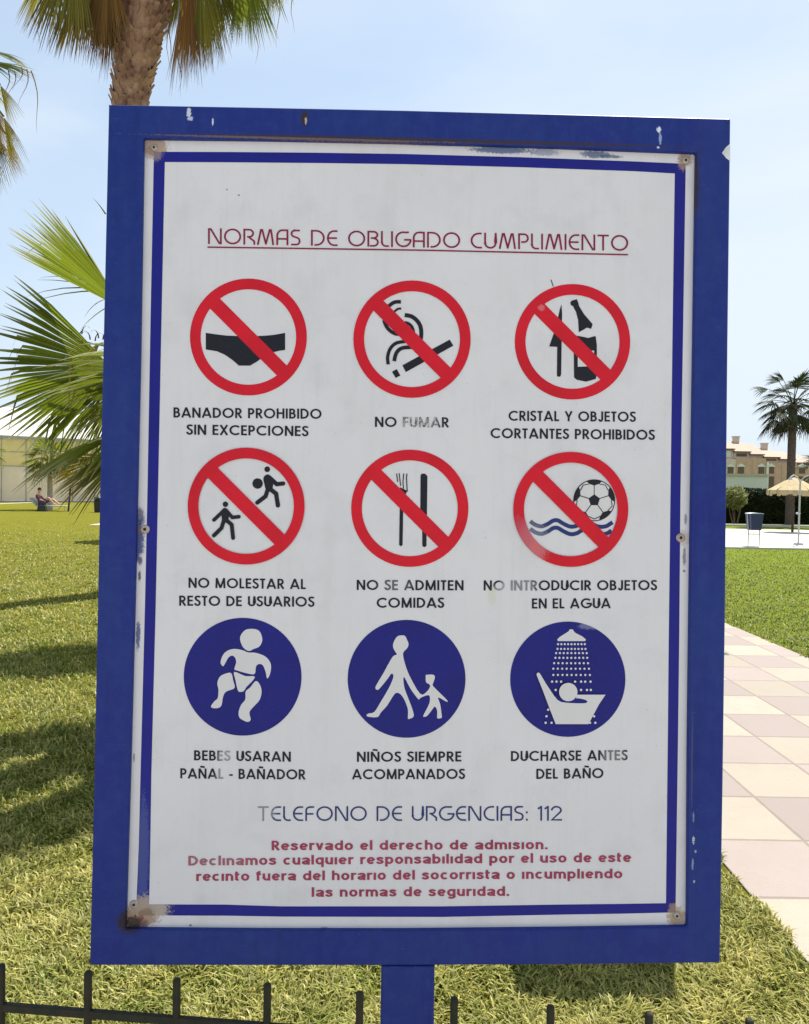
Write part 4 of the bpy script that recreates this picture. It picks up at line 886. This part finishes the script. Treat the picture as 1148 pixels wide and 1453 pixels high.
mb.box(0, LW, DP - .05, DP, 0, 5.0); mb.build('gable_wall', m_pale_p, mq)

# ================================================================ TOWN HOUSES, SHED, HEDGE on the right
m_ochre = mat('ochre_render', (0.54, 0.34, 0.26), .9, .1, .8)
m_creamr = mat('cream_render', (0.62, 0.50, 0.44), .9, .08, .8)
m_tile = mat('roof_tiles', (0.42, 0.30, 0.235), .9, .15, 2.5, .5, 6, stretch=(6, 1, 1))
m_shade = mat('brown_shutter', (0.13, 0.075, 0.055), .6)
m_whiter = mat('white_render', (0.68, 0.66, 0.61), .9, .04, 1)
HD = 150.0
def P2(px, py): q = at(px, py, HD); return q
for i, (xa, xb, ridge, eave, och) in enumerate([(1020, 1043, 621, 636, 651), (1043, 1066, 624, 640, 650), (1066, 1085.5, 627, 644, 650), (1086, 1108, 634, 648, 656), (1108, 1130, 638, 651, 657), (1130, 1152, 643, 656, 661), (1152, 1176, 647, 659, 664)]):
    lab = ['cream terraced house with the highest tiled roof, farthest left of its row', 'ochre fronted terraced house second from the left in the row, left of the first chimney', 'ochre terraced house with its own chimney and one brown window beside a white strip', 'ochre terraced house with white arched gable, right of the second chimney', 'terraced house with brown window just left of the palm trunk', 'terraced house mostly hidden behind the palm trunk', 'terraced house at the far right end of the row'][i]
    a0, a1 = P2(xa, 700), P2(xb, 700); Wd = a1.x - a0.x; zc = lambda py: P2((xa + xb) / 2, py).z
    hs_ = empty('terraced_house', (a0.x, HD, 0)); tag(hs_, lab, 'house', 'row of terraced houses beyond the hedge')
    mo = m_creamr if i in (0,) else m_ochre
    MB().box(0.02, Wd - .02, 0, 10, 0, zc(och)).build('wall', mo, hs_)
    MB().box(0.02, Wd - .02, 1.2, 10, zc(och) + .01, zc(eave) - .02).build('upper_storey', m_creamr, hs_)
    mb = MB().add([(-.1, .6, zc(eave)), (Wd + .1, .6, zc(eave)), (Wd + .1, 6, zc(ridge)), (-.1, 6, zc(ridge)), (Wd + .1, 11, zc(eave)), (-.1, 11, zc(eave))], [(0, 1, 2, 3), (3, 2, 4, 5), (0, 3, 5), (1, 4, 2)])
    mb.box(-.1, Wd + .1, .62, 1.1, zc(eave) - .22, zc(eave) - .02, 1)
    rf = mb.build('roof', [m_tile, m_shade], hs_)
    if i in (1, 3):
        zz = zc(ridge); xx = Wd - .7
        MB().box(xx - .5, xx + .5, 5.5, 6.5, zz - .6, zz + .85).box(xx - .62, xx + .62, 5.4, 6.6, zz + .85, zz + 1.05).build('chimney', m_creamr, rf)
    ww = MB().box(Wd * .18, Wd * .82, 1.12, 1.25, zc(och) + .35, zc(eave) - .42, 0); ww.build('window', m_shade if i % 2 else m_whiter, hs_)
    cxm = Wd * (.32 if i % 2 else .68)
    fm_ = MB().box(cxm - .55, cxm + .55, -.05, .04, zc(672), zc(662.5)).build('window', m_shade, hs_)
    mb = MB().box(cxm - .75, cxm + .75, -.16, 0.0 - .003, zc(662.4), zc(661.2)); mb.add([(cxm - .75, -.1, zc(661.1)), (cxm + .75, -.1, zc(661.1)), (cxm, -.1, zc(657.5)), (cxm - .75, -.01, zc(661.1)), (cxm + .75, -.01, zc(661.1)), (cxm, -.01, zc(657.5))], [(0, 1, 2), (5, 4, 3), (0, 3, 4, 1), (1, 4, 5, 2), (2, 5, 3, 0)])
    mb.build('pediment', m_whiter, fm_)
    MB().box(cxm - .6, cxm + .6, -.05, .04, 1.0, zc(676)).build('door', m_shade, hs_)
    if i == 3:
        MB().box(.05, .5, -.06, -.004, 0, zc(och)).build('wall_strip', m_whiter, hs_)
s0, s1 = gx(985, 62), gx(1088.5, 62)
zt = at(1060, 672.5, 62).z
shed = empty('flat_roofed_building', s0); tag(shed, 'low flat grey white building standing above the hedge', 'building')
MB().box(0, s1.x - s0.x, 0, 5, 0, zt - .18).build('wall', mat('pale_grey_render', (0.54, 0.53, 0.52), .9, .05, .5), shed)
MB().box(-.1, s1.x - s0.x + .1, -.1, 5.1, zt - .18, zt).build('roof', mat('roof_edge', (0.40, 0.37, 0.33), .8), shed)

def foliage(name, boxf, N_, size, m, parent=None, rr=rng):
    M = LeafMesh()
    for i in range(N_):
        q, nn = boxf(rr); k0 = len(M.v)
        d1 = Vector((rr.gauss(0, 1), rr.gauss(0, 1), rr.gauss(0, 1))).normalized(); d2 = d1.orthogonal().normalized(); s = size * rr.uniform(.6, 1.4)
        M.v += [q - d1 * s, q + d2 * s * .4, q + d1 * s, q - d2 * s * .4]; M.t += [(rr.random() ** 2 * .5, .4, rr.random())] * 4; M.f.append((k0, k0 + 1, k0 + 2, k0 + 3))
    return M.build(name, m, parent)
h0, h1 = gx(470, 43), gx(1330, 43); zh = at(1100, 694, 43).z
def hedge_pt(rr):
    x_ = rr.uniform(h0.x, h1.x); top = zh + .12 * noise.noise(Vector((x_ * 1.2, 0, 0))) + .06 * noise.noise(Vector((x_ * 5, 0, 0)))
    f = rr.random()
    if f < .6: return Vector((x_, 43 + abs(rr.gauss(0, .12)) + .15 * noise.noise(Vector((x_ * 2, 0, rr.random()))), rr.uniform(0, top))), None
    if f < .85: return Vector((x_, rr.uniform(43, 44.4), top - abs(rr.gauss(0, .08)))), None
    return Vector((x_, rr.uniform(43.2, 44.4), rr.uniform(0, top))), None
hed = foliage('hedge', hedge_pt, 34000, .085, leaf_mat('hedge_leaf', (0.012, 0.022, 0.007), (0.022, 0.028, 0.009), (0.03, 0.03, 0.012), .15, spec=0.05)); hc = bmesh.new(); hc.from_mesh(hed.data); bm_ = bmesh.ops.create_cube(hc, size=1.0, matrix=Matrix.Translation(((h0.x + h1.x) / 2, 43.85, zh / 2 - .12)) @ Matrix.Diagonal((h1.x - h0.x, 1.3, zh - .12, 1))); hc.to_mesh(hed.data); hc.free(); tag(hed, 'long clipped dark green hedge behind the pool deck', 'hedge')
sb0 = gx(1044, 41.5)
sh = empty('shrub', sb0); tag(sh, 'pale yellow green shrub in front of the hedge right beside the sign edge', 'shrub')
def shrub_pt(rr):
    while 1:
        v = Vector((rr.uniform(-1, 1), rr.uniform(-1, 1), rr.uniform(-1, 1)))
        if v.length < 1 and noise.noise(v * 2.5 + Vector((3, 1, 2))) > -.15: return Vector((v.x * .62, v.y * .5, 1.35 + v.z * .62)), None
foliage('leaves', shrub_pt, 1100, .10, leaf_mat('shrub_leaf', (0.20, 0.22, 0.05), (0.36, 0.35, 0.14), (0.36, 0.35, 0.16), .4), sh)
mb = MB()
for k in range(5): mb.tube([(.1 * math.cos(k * 1.3), .1 * math.sin(k * 1.3), -.02), (.25 * math.cos(k * 1.3), .25 * math.sin(k * 1.3), .6), (.4 * math.cos(k * 1.3), .4 * math.sin(k * 1.3), 1.3)], [.03, .02, .012], 6)
mb.build('stems', m_trunk, sh)

# ================================================================ LITTER BINS
m_bin = mat('navy_bin', (0.018, 0.028, 0.11), .4, .15, 10); m_steel = mat('galvanised', (0.42, 0.43, 0.44), .4, .15, 20, metal=.5); m_lidw = mat('pale_rim', (0.55, 0.57, 0.60), .5)
def litter_bin(loc, rz, label):
    t = empty('litter_bin', loc, rz); tag(t, label, 'bin', 'blue litter bins')
    b_ = MB().frustum(.52, 1.0, (.185, .16), (.235, .20)); b_.build('body', m_bin, t, bevel=.012)
    mb = MB()
    for k in range(9):
        an0 = math.pi * k / 9; an1 = math.pi * (k + 1) / 9
        mb.add([(-.255 * math.cos(an0), -.20, 1.005 + .028 * math.sin(an0)), (-.255 * math.cos(an1), -.20, 1.005 + .028 * math.sin(an1)), (-.255 * math.cos(an1), .20, 1.005 + .028 * math.sin(an1)), (-.255 * math.cos(an0), .20, 1.005 + .028 * math.sin(an0))], [(0, 1, 2, 3)])
    mb.add([(-.255 * math.cos(math.pi * k / 9), -.2, 1.005 + .028 * math.sin(math.pi * k / 9)) for k in range(10)], [tuple(range(9, -1, -1))]); mb.add([(-.255 * math.cos(math.pi * k / 9), .2, 1.005 + .028 * math.sin(math.pi * k / 9)) for k in range(10)], [tuple(range(10))])
    l_ = mb.build('lid', m_lidw, t)
    for s in (-1, 1): MB().tube([(s * .205, 0, 0), (s * .205, 0, .5), (s * .262, 0, 1.0)], .019, 8).build('leg', m_steel, t)
    MB().tube([(-.205, 0, .40), (.205, 0, .40)], .016, 8).build('crossbar', m_steel, t)
    return t
litter_bin(gx(1071.5, 23.9), .1, 'navy blue litter bin on two thin legs at the far lawn edge').scale = (.84, .84, 1.0)
litter_bin(Vector((.95, 3.16, 0)), .0, 'unseen blue litter bin added right behind the information sign to cast a shadow')  # out of view, added to throw the boxy shadow under the sign

# ================================================================ THATCHED PARASOL and SHOWER
m_thatch = mat('thatch', (0.52, 0.42, 0.25), .95, .2, 5, .8, 30, stretch=(6, 6, 1), col2=(0.36, 0.28, 0.15)); m_wood = mat('dark_wood', (0.07, 0.045, 0.03), .9)
pb0 = gx(1126, 33); par = empty('thatched_parasol', pb0); par.scale = (.88, .88, 1.0); tag(par, 'straw thatched parasol on a dark post at the right edge', 'parasol')
za, ze = at(1126, 677.5, 33).z, at(1126, 694, 33).z; rr = random.Random(2)
mb = MB(); NS = 40
for k in range(NS):
    a0, a1 = 2 * math.pi * k / NS, 2 * math.pi * (k + 1) / NS; e0 = rr.uniform(-.05, .05)
    rz_ = lambda a_, r, z: (r * math.cos(a_), r * math.sin(a_), z)
    rings = [(0.03, za), (.40, za - .14), (.80, ze + .12), (1.14 + e0, ze - .05), (1.16 + e0, ze - .24 + e0)]
    for (r0, z0_), (r1, z1_) in zip(rings, rings[1:]): mb.add([rz_(a0, r0, z0_), rz_(a0, r1, z1_), rz_(a1, r1, z1_ + rr.uniform(-.01, .01)), rz_(a1, r0, z0_)], [(0, 1, 2, 3)])
mb.build('canopy', m_thatch, par)
MB().tube([(0, 0, -.02), (0, 0, za - .06)], .06, 8).build('pole', m_wood, par)
mb = MB()
for k in range(8): mb.tube([(0, 0, ze - .35), (.85 * math.cos(k * math.pi / 4), .85 * math.sin(k * math.pi / 4), ze + .02)], .02, 5)
mb.build('ribs', m_wood, par)
p2 = par.copy(); COL.objects.link(p2); p2.location = (-7.25, 22.6, 0); p2.rotation_euler = (0, 0, .4)  # second parasol, out of view, added for its shadow on the far lawn
p2['label'] = 'unseen thatched parasol added behind the left of the sign to cast a shadow'; par['group'] = p2['group'] = 'thatched parasols'
for ch in list(par.children):
    cc = ch.copy(); COL.objects.link(cc); cc.parent = p2
m_wpipe = mat('white_pipe', (0.42, 0.42, 0.42), .35, .05, 5)
sh0 = gx(1135, 24.6); shw = empty('outdoor_shower', sh0); tag(shw, 'thin white outdoor shower pole with curved heads on the pool deck', 'shower')
zs = at(1132, 676, 24.6).z
MB().tube([(0, 0, .04), (0, 0, zs - .15)], .026, 10).build('pole', m_wpipe, shw)
for s in (-1, 1):
    hd_ = MB().tube([(0, 0, zs - .16), (s * .10, -.03, zs - .02), (s * .24, -.08, zs + .04), (s * .36, -.12, zs - .04)], .02, 8).build('arm', m_wpipe, shw)
    MB().add([(s * .36 + r * math.cos(k * math.pi / 5), -.12 + r * math.sin(k * math.pi / 5), z) for r, z in ((.02, zs - .03), (.075, zs - .11)) for k in range(10)], [(k, (k + 1) % 10, 10 + (k + 1) % 10, 10 + k) for k in range(10)] + [tuple(range(10, 20))]).build('shower_head', m_steel, hd_)
MB().ball((-.05, -.03, 1.02), .06, 10, sc=(1.3, .8, .6)).build('valve', m_wpipe, shw)
MB().frustum(.04, .12, (.12, .12), (.09, .09)).build('base', m_wpipe, shw)

# ================================================================ SMALL THINGS by the marquee
stk0 = gx(97, 44); st = MB().tube([(0, 0, -.02), (.06, 0, .7), (.13, 0, 1.45)], .055, 8).build('tree_stake', m_wood); st.location = stk0
tag(st, 'thin dark leaning wooden stake on the lawn before the marquee', 'stake')
# a dark closed-top bin half hidden by the frame
db = empty('pedestal_bin', gx(140, 43.5)); tag(db, 'dark bin with a rounded top half hidden by the left of the sign', 'bin')
m_dk = mat('dark_plastic', (0.012, 0.015, 0.014), .5)
MB().frustum(0, .62, (.17, .17), (.20, .2)).build('body', m_dk, db, bevel=.03); MB().ball((0, 0, .72), .22, 14, sc=(1.1, 1.1, .75)).build('lid', m_dk, db, smooth=True)

# person reclining on a low white lounger, facing right
PD = 44.2; pz = gx(70, PD); m_skin = mat('skin', (0.50, 0.27, 0.20), .6, .08, 6); m_shirt = mat('maroon_cloth', (0.10, 0.025, 0.055), .9, .2, 5); m_hair = mat('brown_hair', (0.06, 0.022, 0.014), .8, .2, 20); m_short = mat('purple_cloth', (0.075, 0.035, 0.085), .9)
lo = empty('sun_lounger', pz); tag(lo, 'low white sun lounger under the reclining person', 'lounger')
MB().box(-.55, 1.05, -.30, .30, .26, .31).build('seat', m_wpipe, lo, bevel=.01)
MB().add([(-.56, -.3, .30), (-.56, .3, .30), (-.95, .3, .72), (-.95, -.3, .72), (-.60, -.3, .27), (-.60, .3, .27), (-.99, .3, .69), (-.99, -.3, .69)], [(0, 1, 2, 3), (7, 6, 5, 4), (0, 3, 7, 4), (1, 5, 6, 2), (3, 2, 6, 7), (0, 4, 5, 1)]).build('backrest', m_wpipe, lo)
for x_ in (-.45, .95):
    for y_ in (-.26, .26): MB().tube([(x_, y_, 0), (x_, y_, .26)], .018, 6).build('leg', m_wpipe, lo)
def skinned(name, pts, edges, radii, m, parent=None, root=0, sub=2):
    me = bpy.data.meshes.new(name); me.from_pydata(pts, edges, []); me.materials.append(m)
    o = bpy.data.objects.new(name, me); COL.objects.link(o)
    if parent: o.parent = parent
    md = o.modifiers.new('skin', 'SKIN'); md.use_smooth_shade = True
    if not me.skin_vertices: me.skin_vertices.new()
    for i, r in enumerate(radii):
        sv = me.skin_vertices[0].data[i]; sv.radius = (r, r) if not isinstance(r, tuple) else r; sv.use_root = (i == root)
    s2 = o.modifiers.new('sub', 'SUBSURF'); s2.levels = sub; s2.render_levels = sub; return o
pe_ = empty('person', pz + Vector((0, 0, .31))); tag(pe_, 'person in maroon and purple clothes reclining with bare bent legs near the marquee', 'person')
J = [(-.40, 0, .13), (-.52, 0, .36), (-.60, 0, .58), (-.58, 0, .70), (-.53, 0, .80), (-.50, 0, .91),
     (-.38, -.10, .13), (.02, -.13, .44), (.30, -.13, .08), (.44, -.13, .05), (-.38, .10, .13), (.12, .13, .36), (.48, .13, .07), (.62, .13, .08),
     (-.60, -.19, .54), (-.40, -.25, .32), (-.18, -.20, .24), (-.10, -.19, .23), (-.60, .19, .54), (-.42, .25, .30), (-.20, .20, .22), (-.12, .19, .22)]
E_ = [(0, 1), (1, 2), (2, 3), (3, 4), (4, 5), (0, 6), (6, 7), (7, 8), (8, 9), (0, 10), (10, 11), (11, 12), (12, 13), (2, 14), (14, 15), (15, 16), (16, 17), (2, 18), (18, 19), (19, 20), (20, 21)]
RD = [.14, .13, .14, .055, .095, .085, .09, .06, .04, .03, .09, .06, .04, .03, .055, .042, .032, .03, .055, .042, .032, .03]
body = skinned('body', J, E_, RD, m_skin, pe_)
skinned('shirt', [J[0], J[1], J[2], J[14], J[15], J[18], J[19]], [(0, 1), (1, 2), (2, 3), (3, 4), (2, 5), (5, 6)], [.165, .155, .165, .075, .06, .075, .06], m_shirt, pe_)
mid = lambda a_, b_, t: tuple(a_[i] * (1 - t) + b_[i] * t for i in range(3))
skinned('shorts', [J[0], J[6], mid(J[6], J[7], .75), J[10], mid(J[10], J[11], .75)], [(0, 1), (1, 2), (0, 3), (3, 4)], [.165, .115, .095, .115, .095], m_short, pe_)
MB().ball((-.53, 0, .885), .108, 12, sc=(1, .95, .9)).build('hair', m_hair, pe_, smooth=True)
for s in (-1, 1): MB().ball((-.425, s * .035, .845), .012, 8).build('eye', m_hair, pe_)
MB().ball((-.415, 0, .815), .018, 8, sc=(1, .8, 1.2)).build('nose', m_skin, pe_)
bg_ = empty('beach_bag', gx(60, PD - .5)); tag(bg_, 'black beach bag on the ground at the left of the lounger', 'bag')
MB().frustum(0, .34, (.26, .15), (.20, .10)).build('body', m_dk, bg_, bevel=.04)
for s in (-1, 1): MB().tube([(-.12, s * .08, .32), (-.08, s * .09, .46), (.08, s * .09, .46), (.12, s * .08, .32)], .012, 6).build('strap', m_dk, bg_)
